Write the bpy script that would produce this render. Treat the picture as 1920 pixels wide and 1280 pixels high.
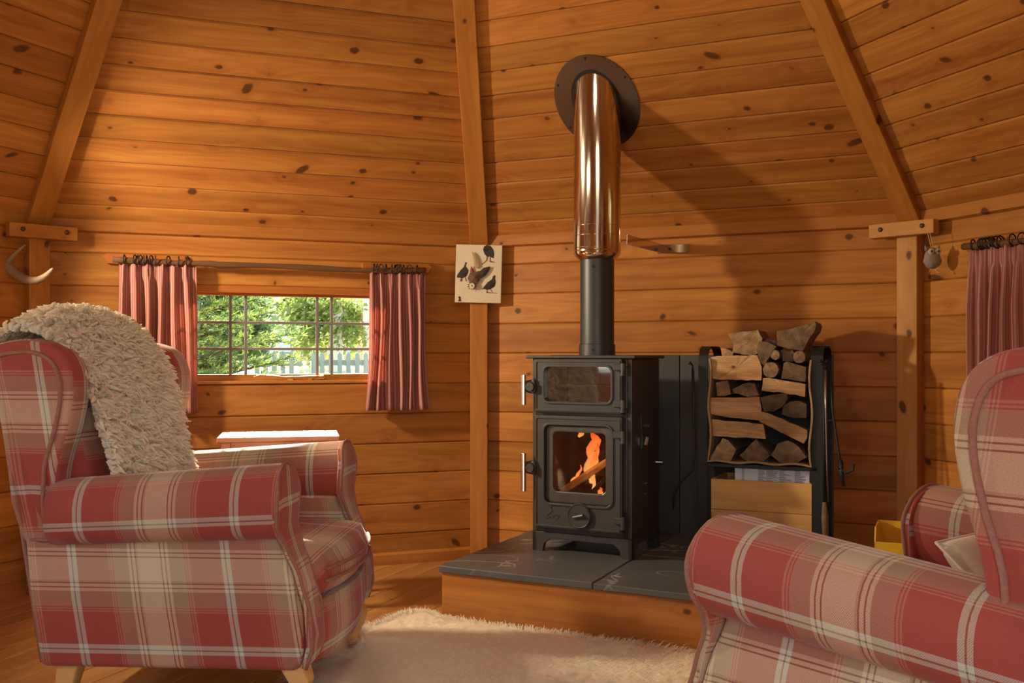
import bpy, bmesh, math, random
from mathutils import Vector, Matrix, noise

random.seed(7)
PI = math.pi
S = bpy.context.scene
C = S.collection
for o in list(bpy.data.objects):
    bpy.data.objects.remove(o)

# ------------------------------------------------------------------ camera / light
CAM_H = 1.05
F_PX = 1867.0
HOR = 668.0
cam = bpy.data.cameras.new('camera')
cam.lens = 35.0; cam.sensor_width = 36.0; cam.clip_start = 0.05; cam.clip_end = 300
cam.shift_y = (HOR - 640.0) / 1920.0
cam_o = bpy.data.objects.new('camera', cam); C.objects.link(cam_o)
cam_o.location = (0, 0, CAM_H); cam_o.rotation_euler = (PI / 2, 0, 0)
S.camera = cam_o

S.view_settings.view_transform = 'Standard'
S.view_settings.look = 'None'
S.view_settings.gamma = 1.0
S.view_settings.use_curve_mapping = False
S.view_settings.exposure = -0.22

world = bpy.data.worlds.new('sky'); S.world = world
world.use_nodes = True
wn = world.node_tree
bg = wn.nodes['Background']
sky = wn.nodes.new('ShaderNodeTexSky')
sky.sky_type = 'NISHITA'; sky.sun_disc = False
sky.sun_elevation = math.radians(26); sky.sun_rotation = math.radians(-12)
sky.air_density = 1.0; sky.dust_density = 2.5
wn.links.new(sky.outputs[0], bg.inputs[0])
bg.inputs[1].default_value = 1.1

def add_light(name, kind, loc, direction, energy, color=(1, 1, 1), **kw):
    l = bpy.data.lights.new(name, kind)
    l.energy = energy; l.color = color
    for k, v in kw.items():
        setattr(l, k, v)
    o = bpy.data.objects.new(name, l); C.objects.link(o)
    o.location = loc
    o.rotation_euler = Vector(direction).to_track_quat('-Z', 'Y').to_euler()
    return o

# low sun outside, shining in through the window beside the left chair
add_light('sun', 'SUN', (0, 12, 8), (0.26, -1.0, -0.48), 42.0, (1.0, 0.90, 0.74), angle=math.radians(1.0))
# lamp standing by the wall on the left, out of the picture
add_light('lamp_light', 'AREA', (-2.18, 3.80, 1.70), (0.95, 0.14, -0.34), 40.0, (1.0, 0.84, 0.62), shape='DISK', size=0.15, spread=math.radians(125))
# daylight through the open door behind the camera
add_light('door_daylight', 'AREA', (0.10, -0.42, 1.30), (-0.33, 0.94, -0.42), 34.0, (1.0, 0.90, 0.76), shape='RECTANGLE', size=0.95, size_y=1.25)

# fill added in an unseen opening of the left-hand wall, out of the picture
add_light('side_fill', 'AREA', (-2.62, 1.57, 1.155), (0.92, 0.40, -0.10), 11.0, (1.0, 0.90, 0.74), shape='RECTANGLE', size=1.0, size_y=0.38)

# fill light added under the middle of the roof to brighten rug and floor
add_light('roof_fill', 'POINT', (-0.10, 2.55, 2.45), (0, 0, -1), 26.0, (1.0, 0.86, 0.66), shadow_soft_size=0.16)

# ------------------------------------------------------------------ helpers
def tag(o, label=None, cat=None, group=None, kind=None):
    if label: o['label'] = label
    if cat: o['category'] = cat
    if group: o['group'] = group
    if kind: o['kind'] = kind
    return o

def thing(name, label, cat, loc=(0, 0, 0), rz=0.0, group=None, kind=None):
    o = bpy.data.objects.new(name, None); C.objects.link(o)
    o.empty_display_size = 0.05
    o.location = loc; o.rotation_euler = (0, 0, rz)
    return tag(o, label, cat, group, kind)

def obj(name, me, mat=None, parent=None, matrix=None, smooth=False):
    """link a mesh (or a (verts, faces) pair or a bmesh) as one object"""
    if isinstance(me, tuple):
        m = bpy.data.meshes.new(name); m.from_pydata(me[0], [], me[1]); m.update(); me = m
    elif isinstance(me, bmesh.types.BMesh):
        b = me; me = bpy.data.meshes.new(name); b.to_mesh(me); b.free()
    if mat is not None and not me.materials:
        for mm in (mat if isinstance(mat, (list, tuple)) else [mat]):
            me.materials.append(mm)
    if smooth:
        me.polygons.foreach_set('use_smooth', [True] * len(me.polygons))
    o = bpy.data.objects.new(name, me); C.objects.link(o)
    if parent is not None: o.parent = parent
    if matrix is not None: o.matrix_local = matrix
    return o

class MB:
    """collects simple shapes into one mesh"""
    def __init__(s): s.v = []; s.f = []
    def add(s, v, f, M=None):
        n = len(s.v)
        s.v += [tuple(M @ Vector(p)) if M else tuple(p) for p in v]
        s.f += [tuple(i + n for i in q) for q in f]
        return s
    def box(s, x0, x1, y0, y1, z0, z1, M=None):
        v = [(x0, y0, z0), (x1, y0, z0), (x1, y1, z0), (x0, y1, z0), (x0, y0, z1), (x1, y0, z1), (x1, y1, z1), (x0, y1, z1)]
        f = [(0, 3, 2, 1), (4, 5, 6, 7), (0, 1, 5, 4), (1, 2, 6, 5), (2, 3, 7, 6), (3, 0, 4, 7)]
        return s.add(v, f, M)
    def tube(s, pts, r, n=8, M=None, caps=True, flat=None):
        pts = [Vector(p) for p in pts]
        k = len(pts)
        rs = r if isinstance(r, (list, tuple)) else [r] * k
        v = []; f = []
        up = None
        for i, p in enumerate(pts):
            t = (pts[min(i + 1, k - 1)] - pts[max(i - 1, 0)])
            if t.length < 1e-9: t = Vector((0, 0, 1))
            t.normalize()
            if up is None:
                a = Vector((0, 0, 1)) if abs(t.z) < 0.9 else Vector((1, 0, 0))
                up = (a - t * a.dot(t)).normalized()
            else:
                up = (up - t * up.dot(t))
                up = up.normalized() if up.length > 1e-6 else t.orthogonal().normalized()
            sd = t.cross(up)
            for j in range(n):
                a = 2 * PI * j / n
                q = up * math.cos(a) + sd * math.sin(a) * (flat or 1.0)
                v.append(p + q * rs[i])
        for i in range(k - 1):
            for j in range(n):
                f.append((i * n + j, i * n + (j + 1) % n, (i + 1) * n + (j + 1) % n, (i + 1) * n + j))
        if caps:
            f.append(tuple(range(n - 1, -1, -1))); f.append(tuple((k - 1) * n + j for j in range(n)))
        return s.add(v, f, M)
    def ring(s, c, R, r, axis='Z', n=20, m=6, M=None):
        pts = []
        v = []; f = []
        for i in range(n):
            a = 2 * PI * i / n
            for j in range(m):
                b = 2 * PI * j / m
                rr = R + r * math.cos(b)
                p = (rr * math.cos(a), rr * math.sin(a), r * math.sin(b))
                if axis == 'X': p = (p[2], p[0], p[1])
                if axis == 'Y': p = (p[0], p[2], p[1])
                v.append((c[0] + p[0], c[1] + p[1], c[2] + p[2]))
        for i in range(n):
            for j in range(m):
                f.append((i * m + j, ((i + 1) % n) * m + j, ((i + 1) % n) * m + (j + 1) % m, i * m + (j + 1) % m))
        return s.add(v, f, M)
    def lathe(s, prof, n=32, M=None, cap=True):
        v = []; f = []
        k = len(prof)
        for (r, z) in prof:
            for j in range(n):
                a = 2 * PI * j / n
                v.append((r * math.cos(a), r * math.sin(a), z))
        for i in range(k - 1):
            for j in range(n):
                f.append((i * n + j, i * n + (j + 1) % n, (i + 1) * n + (j + 1) % n, (i + 1) * n + j))
        if cap:
            f.append(tuple(range(n - 1, -1, -1))); f.append(tuple((k - 1) * n + j for j in range(n)))
        return s.add(v, f, M)
    def prism(s, outline, a0, a1, axis='Y', M=None):
        """outline: 2D points; axis Y -> (x,z) outline, X -> (y,z), Z -> (x,y)"""
        n = len(outline); v = []
        for a in (a0, a1):
            for (p, q) in outline:
                v.append({'Y': (p, a, q), 'X': (a, p, q), 'Z': (p, q, a)}[axis])
        f = [tuple(range(n)), tuple(range(2 * n - 1, n - 1, -1))]
        for i in range(n):
            j = (i + 1) % n
            f.append((j, i, i + n, j + n))
        return s.add(v, f, M)
    def bm(s, bevel=0, seg=2, angle=0.5):
        b = bmesh.new()
        vs = [b.verts.new(p) for p in s.v]
        for q in s.f:
            try: b.faces.new([vs[i] for i in q])
            except ValueError: pass
        bmesh.ops.recalc_face_normals(b, faces=b.faces)
        if bevel:
            b.normal_update()
            es = [e for e in b.edges if len(e.link_faces) == 2 and e.calc_face_angle(0) > angle]
            bmesh.ops.bevel(b, geom=es, offset=bevel, segments=seg, profile=0.5, affect='EDGES', clamp_overlap=True)
        return b
    def build(s, name, mat, parent=None, bevel=0, seg=2, smooth=False, matrix=None, angle=0.5):
        return obj(name, s.bm(bevel, seg, angle), mat, parent, matrix, smooth)

def smooth_by_angle(o, deg=35):
    me = o.data
    me.polygons.foreach_set('use_smooth', [True] * len(me.polygons))
    b = bmesh.new(); b.from_mesh(me); b.normal_update()
    for e in b.edges:
        e.smooth = not (len(e.link_faces) == 2 and e.calc_face_angle(0) > math.radians(deg))
    b.to_mesh(me); b.free()
    return o

def grid_faces(nu, nv, wrap=False):
    f = []
    for i in range(nu - 1):
        for j in range(nv if wrap else nv - 1):
            f.append((i * nv + j, i * nv + (j + 1) % nv, (i + 1) * nv + (j + 1) % nv, (i + 1) * nv + j))
    return f

def at(px, py, Y):
    """pixel of the photograph at depth Y -> world point (used once, to measure the place)"""
    return Vector(((px - 960) / F_PX * Y, Y, CAM_H + (HOR - py) / F_PX * Y))

# ------------------------------------------------------------------ materials
def new_mat(name):
    m = bpy.data.materials.new(name); m.use_nodes = True
    nt = m.node_tree
    return m, nt, nt.nodes['Principled BSDF']

def nd(nt, t, **kw):
    n = nt.nodes.new(t)
    for k, v in kw.items():
        if k.startswith('i_'):
            key = k[2:]
            key = int(key) if key.isdigit() else key
            n.inputs[key].default_value = v
        else: setattr(n, k, v)
    return n

def L(nt, a, b): nt.links.new(a, b)

def math_n(nt, op, a, b=None, c=None, clamp=False):
    n = nt.nodes.new('ShaderNodeMath'); n.operation = op; n.use_clamp = clamp
    for i, x in enumerate((a, b, c)):
        if x is None: continue
        if isinstance(x, (int, float)): n.inputs[i].default_value = x
        else: nt.links.new(x, n.inputs[i])
    return n.outputs[0]

def mix_col(nt, fac, a, b, mode='MIX'):
    n = nt.nodes.new('ShaderNodeMix'); n.data_type = 'RGBA'; n.blend_type = mode
    for s, x in ((0, fac), (6, a), (7, b)):
        if isinstance(x, (int, float)): n.inputs[s].default_value = x
        elif isinstance(x, tuple): n.inputs[s].default_value = (*x, 1) if len(x) == 3 else x
        else: nt.links.new(x, n.inputs[s])
    return n.outputs[2]

def plain(name, col, rough=0.5, metal=0.0, noise_amt=0.0, noise_scale=20, bump=0.0, bump_scale=200, **kw):
    m, nt, p = new_mat(name)
    p.inputs['Base Color'].default_value = (*col, 1)
    p.inputs['Roughness'].default_value = rough
    p.inputs['Metallic'].default_value = metal
    for k, v in kw.items():
        p.inputs[k.replace('_', ' ')].default_value = v
    tc = nd(nt, 'ShaderNodeTexCoord')
    if noise_amt:
        nz = nd(nt, 'ShaderNodeTexNoise', i_Scale=noise_scale, i_Detail=5.0)
        L(nt, tc.outputs['Object'], nz.inputs['Vector'])
        f = math_n(nt, 'MULTIPLY_ADD', nz.outputs[0], 2 * noise_amt, 1 - noise_amt)
        mm = nd(nt, 'ShaderNodeVectorMath', operation='SCALE'); mm.inputs[0].default_value = col
        L(nt, f, mm.inputs['Scale']); L(nt, mm.outputs[0], p.inputs['Base Color'])
    if bump:
        nz = nd(nt, 'ShaderNodeTexNoise', i_Scale=bump_scale, i_Detail=3.0)
        L(nt, tc.outputs['Object'], nz.inputs['Vector'])
        b = nd(nt, 'ShaderNodeBump', i_Strength=bump, i_Distance=0.003)
        L(nt, nz.outputs[0], b.inputs['Height']); L(nt, b.outputs[0], p.inputs['Normal'])
    return m

def wood(name, light, dark, knot=(0.075, 0.024, 0.008), rough=0.50, knots=1.0, face='XZ', vary=0.28, grain=1.0, coat=0.0, kscale=(2.4, 7.5)):
    """planks: grain along local X; the broad face lies in X and Z (or X and Y)"""
    m, nt, p = new_mat(name)
    tc = nd(nt, 'ShaderNodeTexCoord'); oi = nd(nt, 'ShaderNodeObjectInfo')
    sep = nd(nt, 'ShaderNodeSeparateXYZ'); L(nt, tc.outputs['Object'], sep.inputs[0])
    r = oi.outputs['Random']
    off = math_n(nt, 'MULTIPLY', r, 37.0)
    x = math_n(nt, 'ADD', sep.outputs[0], off)
    if face == 'XZ': ya, yb = sep.outputs[2], sep.outputs[1]
    else: ya, yb = sep.outputs[1], sep.outputs[2]
    y = math_n(nt, 'ADD', ya, math_n(nt, 'MULTIPLY', r, 91.0))
    # knots
    kc = nd(nt, 'ShaderNodeCombineXYZ')
    L(nt, math_n(nt, 'MULTIPLY', x, kscale[0]), kc.inputs[0]); L(nt, math_n(nt, 'MULTIPLY', y, kscale[1]), kc.inputs[1])
    vo = nd(nt, 'ShaderNodeTexVoronoi', voronoi_dimensions='2D', i_Scale=1.0, i_Randomness=0.85)
    L(nt, kc.outputs[0], vo.inputs['Vector'])
    dv = nd(nt, 'ShaderNodeVectorMath', operation='SUBTRACT'); L(nt, kc.outputs[0], dv.inputs[0]); L(nt, vo.outputs['Position'], dv.inputs[1])
    sc = nd(nt, 'ShaderNodeVectorMath', operation='MULTIPLY'); sc.inputs[1].default_value = (0.72 / kscale[0], 1.0 / kscale[1], 0)
    L(nt, dv.outputs[0], sc.inputs[0])
    sc2 = nd(nt, 'ShaderNodeSeparateColor'); L(nt, vo.outputs['Color'], sc2.inputs[0])
    ro = nd(nt, 'ShaderNodeVectorRotate', rotation_type='Z_AXIS'); L(nt, sc.outputs[0], ro.inputs['Vector'])
    L(nt, math_n(nt, 'MULTIPLY', sc2.outputs[1], 3.1), ro.inputs['Angle'])
    asp = nd(nt, 'ShaderNodeCombineXYZ'); asp.inputs[1].default_value = 1.0
    L(nt, math_n(nt, 'MULTIPLY_ADD', math_n(nt, 'POWER', sc2.outputs[2], 2.0), -0.68, 1.1), asp.inputs[0])
    st_ = nd(nt, 'ShaderNodeVectorMath', operation='MULTIPLY'); L(nt, ro.outputs[0], st_.inputs[0]); L(nt, asp.outputs[0], st_.inputs[1])
    ln = nd(nt, 'ShaderNodeVectorMath', operation='LENGTH'); L(nt, st_.outputs[0], ln.inputs[0])
    wob = nd(nt, 'ShaderNodeTexNoise', i_Scale=60.0, i_Detail=2.0); L(nt, tc.outputs['Object'], wob.inputs['Vector'])
    d = math_n(nt, 'ADD', ln.outputs['Value'], math_n(nt, 'MULTIPLY_ADD', wob.outputs[0], 0.008, -0.004))
    rad = math_n(nt, 'MULTIPLY', math_n(nt, 'SUBTRACT', sc2.outputs[0], 0.28), 0.022 * knots)
    kin = math_n(nt, 'DIVIDE', math_n(nt, 'SUBTRACT', rad, d), 0.0060, clamp=True)
    has = math_n(nt, 'GREATER_THAN', rad, 0.0)
    kin = math_n(nt, 'MULTIPLY', kin, has)
    halo = math_n(nt, 'MULTIPLY', math_n(nt, 'POWER', 2.718, math_n(nt, 'MULTIPLY', d, -42.0)), has)
    # grain lines that bend round the knots
    gc = nd(nt, 'ShaderNodeCombineXYZ')
    L(nt, math_n(nt, 'MULTIPLY', x, 0.9), gc.inputs[0]); L(nt, math_n(nt, 'MULTIPLY', y, 7.0), gc.inputs[1]); L(nt, math_n(nt, 'MULTIPLY', yb, 7.0), gc.inputs[2])
    n1 = nd(nt, 'ShaderNodeTexNoise', i_Scale=1.0, i_Detail=1.5); L(nt, gc.outputs[0], n1.inputs['Vector'])
    ph = math_n(nt, 'ADD', math_n(nt, 'MULTIPLY', n1.outputs[0], 70.0), math_n(nt, 'MULTIPLY', halo, 9.0))
    rings = math_n(nt, 'MULTIPLY_ADD', math_n(nt, 'SINE', ph), 0.5, 0.5)
    fc = nd(nt, 'ShaderNodeCombineXYZ')
    L(nt, math_n(nt, 'MULTIPLY', x, 5.0), fc.inputs[0]); L(nt, math_n(nt, 'MULTIPLY', y, 190.0), fc.inputs[1]); L(nt, math_n(nt, 'MULTIPLY', yb, 190.0), fc.inputs[2])
    n2 = nd(nt, 'ShaderNodeTexNoise', i_Scale=1.0, i_Detail=3.0); L(nt, fc.outputs[0], n2.inputs['Vector'])
    bc = nd(nt, 'ShaderNodeCombineXYZ')
    L(nt, math_n(nt, 'MULTIPLY', x, 0.7), bc.inputs[0]); L(nt, math_n(nt, 'MULTIPLY', y, 16.0), bc.inputs[1])
    n3 = nd(nt, 'ShaderNodeTexNoise', i_Scale=1.0, i_Detail=2.0); L(nt, bc.outputs[0], n3.inputs['Vector'])
    g = math_n(nt, 'ADD', math_n(nt, 'MULTIPLY', rings, 0.20 * grain), math_n(nt, 'MULTIPLY_ADD', n2.outputs[0], 0.8 * grain, -0.20))
    g = math_n(nt, 'ADD', g, math_n(nt, 'MULTIPLY_ADD', n3.outputs[0], 1.7, -0.74), clamp=True)
    col = mix_col(nt, g, light, dark)
    # board to board
    hsv = nd(nt, 'ShaderNodeHueSaturation')
    r2 = math_n(nt, 'FRACT', math_n(nt, 'MULTIPLY', r, 17.31))
    L(nt, math_n(nt, 'MULTIPLY_ADD', r2, vary, 1 - vary * 0.5), hsv.inputs['Value'])
    L(nt, math_n(nt, 'MULTIPLY_ADD', r, 0.007, 0.4985), hsv.inputs['Hue'])
    L(nt, col, hsv.inputs['Color'])
    col = mix_col(nt, math_n(nt, 'MULTIPLY', halo, 0.55), hsv.outputs[0], dark)
    col = mix_col(nt, math_n(nt, 'MULTIPLY', kin, 0.88), col, knot)
    L(nt, col, p.inputs['Base Color'])
    p.inputs['Roughness'].default_value = rough
    p.inputs['Specular IOR Level'].default_value = 0.16 if coat == 0 else 0.4
    p.inputs['Coat Weight'].default_value = coat; p.inputs['Coat Roughness'].default_value = 0.35
    b = nd(nt, 'ShaderNodeBump', i_Strength=0.12, i_Distance=0.002)
    L(nt, g, b.inputs['Height']); L(nt, b.outputs[0], p.inputs['Normal'])
    return m

W_WALL = wood('pine_wall', (0.50, 0.202, 0.042), (0.29, 0.088, 0.015), knots=1.1, vary=0.34, coat=0.0)
W_CEIL = wood('pine_ceiling', (0.47, 0.186, 0.040), (0.26, 0.078, 0.014), knots=1.15, vary=0.40, coat=0.0, kscale=(3.3, 8.5))
W_BEAM = wood('pine_beam', (0.44, 0.165, 0.034), (0.31, 0.098, 0.018), knots=1.1, vary=0.12, kscale=(2.0, 9))
W_POST = wood('pine_post_pale', (0.54, 0.26, 0.075), (0.40, 0.165, 0.04), knots=1.3, vary=0.1, kscale=(3.0, 9))
W_FLOOR = wood('pine_floor', (0.50, 0.235, 0.075), (0.32, 0.125, 0.034), knots=0.7, face='XY', vary=0.3, rough=0.33, coat=0.3)
W_PLINTH = wood('plinth_board', (0.47, 0.18, 0.036), (0.28, 0.085, 0.015), knots=1.0, vary=0.0, rough=0.35, coat=0.25, kscale=(2.2, 8))
W_SASH = wood('window_sash_wood', (0.46, 0.15, 0.03), (0.30, 0.085, 0.016), knots=0.4, vary=0.1)
W_CRATE = wood('crate_wood', (0.62, 0.34, 0.12), (0.46, 0.22, 0.07), knots=1.1, vary=0.12, rough=0.6, coat=0)
W_LEG = wood('beech_leg', (0.70, 0.40, 0.15), (0.58, 0.30, 0.10), knots=0.0, vary=0.05)
W_DARK = wood('dark_branch', (0.16, 0.075, 0.03), (0.085, 0.038, 0.015), knots=0.6, vary=0.1, rough=0.6, coat=0)
W_FIREWOOD = wood('split_firewood', (0.55, 0.33, 0.16), (0.30, 0.15, 0.06), knots=0.6, vary=0.5, rough=0.8, coat=0, grain=1.4)
W_TABLE = wood('table_wood', (0.42, 0.2, 0.08), (0.27, 0.11, 0.04), knots=0.3, face='XY', rough=0.22, coat=0.6)

BLACK = plain('stove_black', (0.040, 0.036, 0.031), 0.42, 0.0, 0.25, 30, 0.15, 300)
BLACK_PIPE = plain('pipe_black', (0.026, 0.024, 0.021), 0.42, 0.0, 0.2, 15)
IRON = plain('iron_black', (0.016, 0.015, 0.014), 0.5, 0.3, 0.2, 60)
STEEL = plain('polished_steel', (0.66, 0.56, 0.44), 0.13, 1.0)
STEEL_DARK = plain('dark_steel_sheet', (0.17, 0.145, 0.125), 0.22, 1.0, 0.2, 6)
CHROME = plain('brushed_handle', (0.75, 0.71, 0.66), 0.25, 1.0)
BRASS = plain('brass_stay', (0.75, 0.55, 0.26), 0.3, 1.0)
BOLT = plain('bolt_head', (0.09, 0.045, 0.02), 0.55, 0.4)
CANVAS = plain('printed_canvas', (0.62, 0.52, 0.36), 0.85, 0, 0.05, 30, 0.2, 500)
INK = plain('print_ink', (0.035, 0.028, 0.024), 0.9, 0, 0.4, 160)
INK_BROWN = plain('print_ink_brown', (0.14, 0.075, 0.045), 0.9, 0, 0.4, 160)
INK_RED = plain('print_ink_red', (0.22, 0.06, 0.04), 0.9)
ANTLER = plain('antler_horn', (0.30, 0.20, 0.12), 0.55, 0, 0.35, 18, 0.5, 90)
FELT = plain('grey_felt', (0.27, 0.22, 0.17), 0.95, 0, 0.35, 90, 0.9, 260)
FELT_PALE = plain('pale_felt', (0.52, 0.43, 0.30), 0.95, 0, 0.2, 90)
STRING = plain('jute_string', (0.60, 0.46, 0.26), 0.9)
YELLOW = plain('yellow_plastic', (0.80, 0.50, 0.02), 0.4)
PAPER = plain('paper_white', (0.62, 0.63, 0.66), 0.7)
PRINT = plain('paper_print', (0.13, 0.13, 0.14), 0.9)
HESSIAN = plain('hessian_liner', (0.36, 0.23, 0.11), 0.95, 0, 0.4, 140, 0.9, 400)
PIPING_M = plain('fabric_piping', (0.30, 0.125, 0.09), 0.85, 0, 0.35, 130, 0.5, 400)
FLEECE = plain('sheepskin_wool', (0.93, 0.84, 0.68), 0.9, 0, 0.14, 42, Sheen_Weight=0.3)
FLEECE_HIDE = plain('sheepskin_hide', (0.50, 0.41, 0.30), 0.95)
CUSHION = plain('cream_cushion', (0.74, 0.66, 0.54), 0.9, 0, 0.06, 60, 0.3, 300)
RENDER_WALL = plain('pale_house_wall', (0.72, 0.68, 0.60), 0.9, 0, 0.05, 5)
WHITE_PAINT = plain('white_paint', (0.78, 0.74, 0.66), 0.6)
DARK_VOID = plain('dark_window', (0.03, 0.032, 0.035), 0.2)
GREEN_FENCE = plain('green_fence_paint', (0.30, 0.38, 0.33), 0.8, 0, 0.15, 5)
PALE_FENCE = plain('weathered_fence', (0.50, 0.42, 0.26), 0.85, 0, 0.2, 9)
BARK = plain('tree_bark', (0.12, 0.075, 0.045), 0.9, 0, 0.4, 20)
NEEDLE = plain('fir_needles', (0.10, 0.17, 0.055), 0.6, 0, 0.5, 3)
NEEDLE_NEW = plain('fir_new_growth', (0.33, 0.42, 0.08), 0.6, 0, 0.4, 3)
LEAF = plain('creeper_leaf', (0.26, 0.33, 0.075), 0.55, 0, 0.45, 2.5)
LAWN = plain('dry_lawn', (0.46, 0.44, 0.24), 0.9, 0, 0.25, 3)
FEATHER = plain('brown_feather', (0.11, 0.06, 0.032), 0.8, 0, 0.5, 70)
FEATHER_PALE = plain('tan_feather', (0.38, 0.26, 0.13), 0.8, 0, 0.4, 90)
BONE = plain('antler_slice', (0.62, 0.52, 0.36), 0.6)
BARK_LOG = plain('log_bark', (0.17, 0.10, 0.055), 0.95, 0, 0.6, 35, 1.0, 120)
FIREBRICK = plain('firebrick', (0.10, 0.055, 0.035), 0.9, 0, 0.4, 25)
OVEN_STEEL = plain('oven_lining', (0.45, 0.43, 0.40), 0.35, 0.4, 0.3, 9)

def leafy_translucent(m, amt=0.35):
    nt = m.node_tree; p = nt.nodes['Principled BSDF']
    p.inputs['Transmission Weight'].default_value = 0
    tr = nd(nt, 'ShaderNodeBsdfTranslucent'); mx = nd(nt, 'ShaderNodeMixShader'); mx.inputs[0].default_value = amt
    src = p.inputs['Base Color']
    if src.is_linked: L(nt, src.links[0].from_socket, tr.inputs[0])
    else: tr.inputs[0].default_value = src.default_value
    out = nt.nodes['Material Output']
    L(nt, p.outputs[0], mx.inputs[1]); L(nt, tr.outputs[0], mx.inputs[2]); L(nt, mx.outputs[0], out.inputs[0])
for m_ in (NEEDLE, NEEDLE_NEW, LEAF): leafy_translucent(m_, 0.4)
leafy_translucent(FLEECE, 0.42)

def slate_mat(name, base, vein):
    m, nt, p = new_mat(name)
    tc = nd(nt, 'ShaderNodeTexCoord'); oi = nd(nt, 'ShaderNodeObjectInfo')
    ad = nd(nt, 'ShaderNodeVectorMath', operation='ADD'); L(nt, tc.outputs['Object'], ad.inputs[0]); L(nt, oi.outputs['Random'], ad.inputs[1])
    n1 = nd(nt, 'ShaderNodeTexNoise', i_Scale=3.0, i_Detail=8.0, i_Roughness=0.65); L(nt, ad.outputs[0], n1.inputs['Vector'])
    n2 = nd(nt, 'ShaderNodeTexNoise', i_Scale=2.2, i_Detail=3.0, i_Distortion=1.2); L(nt, ad.outputs[0], n2.inputs['Vector'])
    v = math_n(nt, 'ABSOLUTE', math_n(nt, 'SUBTRACT', n2.outputs[0], 0.52))
    v = math_n(nt, 'SUBTRACT', 1.0, math_n(nt, 'DIVIDE', v, 0.013), clamp=True)
    n3 = nd(nt, 'ShaderNodeTexNoise', i_Scale=1.6, i_Detail=1.0); L(nt, ad.outputs[0], n3.inputs['Vector'])
    v = math_n(nt, 'MULTIPLY', v, math_n(nt, 'MULTIPLY', math_n(nt, 'SUBTRACT', n3.outputs[0], 0.36), 5.0, clamp=True))
    c = mix_col(nt, n1.outputs[0], tuple(b * 0.6 for b in base), tuple(b * 1.5 for b in base))
    c = mix_col(nt, math_n(nt, 'MULTIPLY', v, 0.7), c, vein)
    L(nt, c, p.inputs['Base Color'])
    p.inputs['Roughness'].default_value = 0.42
    b = nd(nt, 'ShaderNodeBump', i_Strength=0.5, i_Distance=0.006)
    L(nt, n1.outputs[0], b.inputs['Height']); L(nt, b.outputs[0], p.inputs['Normal'])
    return m
SLATE = slate_mat('slate', (0.088, 0.084, 0.078), (0.50, 0.46, 0.40))
SLATE_WALL = slate_mat('slate_panel', (0.050, 0.050, 0.050), (0.07, 0.07, 0.07))

def ramp(nt, fac, stops, interp='CONSTANT'):
    n = nd(nt, 'ShaderNodeValToRGB'); cr = n.color_ramp; cr.interpolation = interp
    while len(cr.elements) > 1: cr.elements.remove(cr.elements[-1])
    cr.elements[0].position = stops[0][0]; cr.elements[0].color = (*stops[0][1], 1)
    for q, c in stops[1:]:
        e = cr.elements.new(q); e.color = (*c, 1)
    L(nt, fac, n.inputs[0])
    return n.outputs[0]

PLAID_P = 0.455
def plaid_mat(name):
    m, nt, p = new_mat(name)
    uv = nd(nt, 'ShaderNodeUVMap', uv_map='cloth')
    sep = nd(nt, 'ShaderNodeSeparateXYZ'); L(nt, uv.outputs[0], sep.inputs[0])
    red = (0.31, 0.052, 0.036); red2 = (0.29, 0.066, 0.045); tan = (0.46, 0.33, 0.19); cream = (0.58, 0.46, 0.30)
    brown = (0.16, 0.085, 0.055); pale = (0.47, 0.46, 0.385); pink = (0.44, 0.18, 0.12); taupe = (0.32, 0.20, 0.13)
    st = [(0, red), (0.205, pale), (0.229, brown), (0.236, pale), (0.262, red), (0.47, pink), (0.478, red2), (0.486, pink), (0.494, red2),
          (0.502, pink), (0.51, taupe), (0.60, cream), (0.618, brown), (0.628, cream), (0.645, brown), (0.655, tan), (0.665, cream),
          (0.81, brown), (0.82, cream), (0.837, brown), (0.847, cream), (0.865, taupe), (0.955, pink), (0.963, red2), (0.971, pink), (0.979, red2), (0.987, pink)]
    outs = []
    for ax in (0, 1):
        t = math_n(nt, 'FRACT', math_n(nt, 'DIVIDE', sep.outputs[ax], PLAID_P))
        outs.append(ramp(nt, t, st))
    # twill: tiny diagonal floats of the two yarns
    tw = math_n(nt, 'FRACT', math_n(nt, 'MULTIPLY', math_n(nt, 'ADD', sep.outputs[0], sep.outputs[1]), 260.0))
    tw = math_n(nt, 'MULTIPLY_ADD', math_n(nt, 'GREATER_THAN', tw, 0.5), 0.36, 0.32)
    c = mix_col(nt, tw, outs[0], outs[1])
    nz = nd(nt, 'ShaderNodeTexNoise', i_Scale=420.0, i_Detail=2.0); L(nt, uv.outputs[0], nz.inputs['Vector'])
    hs = nd(nt, 'ShaderNodeHueSaturation'); L(nt, c, hs.inputs['Color'])
    L(nt, math_n(nt, 'MULTIPLY_ADD', nz.outputs[0], 0.7, 0.68), hs.inputs['Value'])
    L(nt, hs.outputs[0], p.inputs['Base Color'])
    p.inputs['Roughness'].default_value = 0.85
    p.inputs['Sheen Weight'].default_value = 0.10; p.inputs['Sheen Roughness'].default_value = 0.4
    b = nd(nt, 'ShaderNodeBump', i_Strength=0.35, i_Distance=0.001)
    L(nt, nz.outputs[0], b.inputs['Height']); L(nt, b.outputs[0], p.inputs['Normal'])
    return m
PLAID = plaid_mat('plaid_wool')

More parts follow.
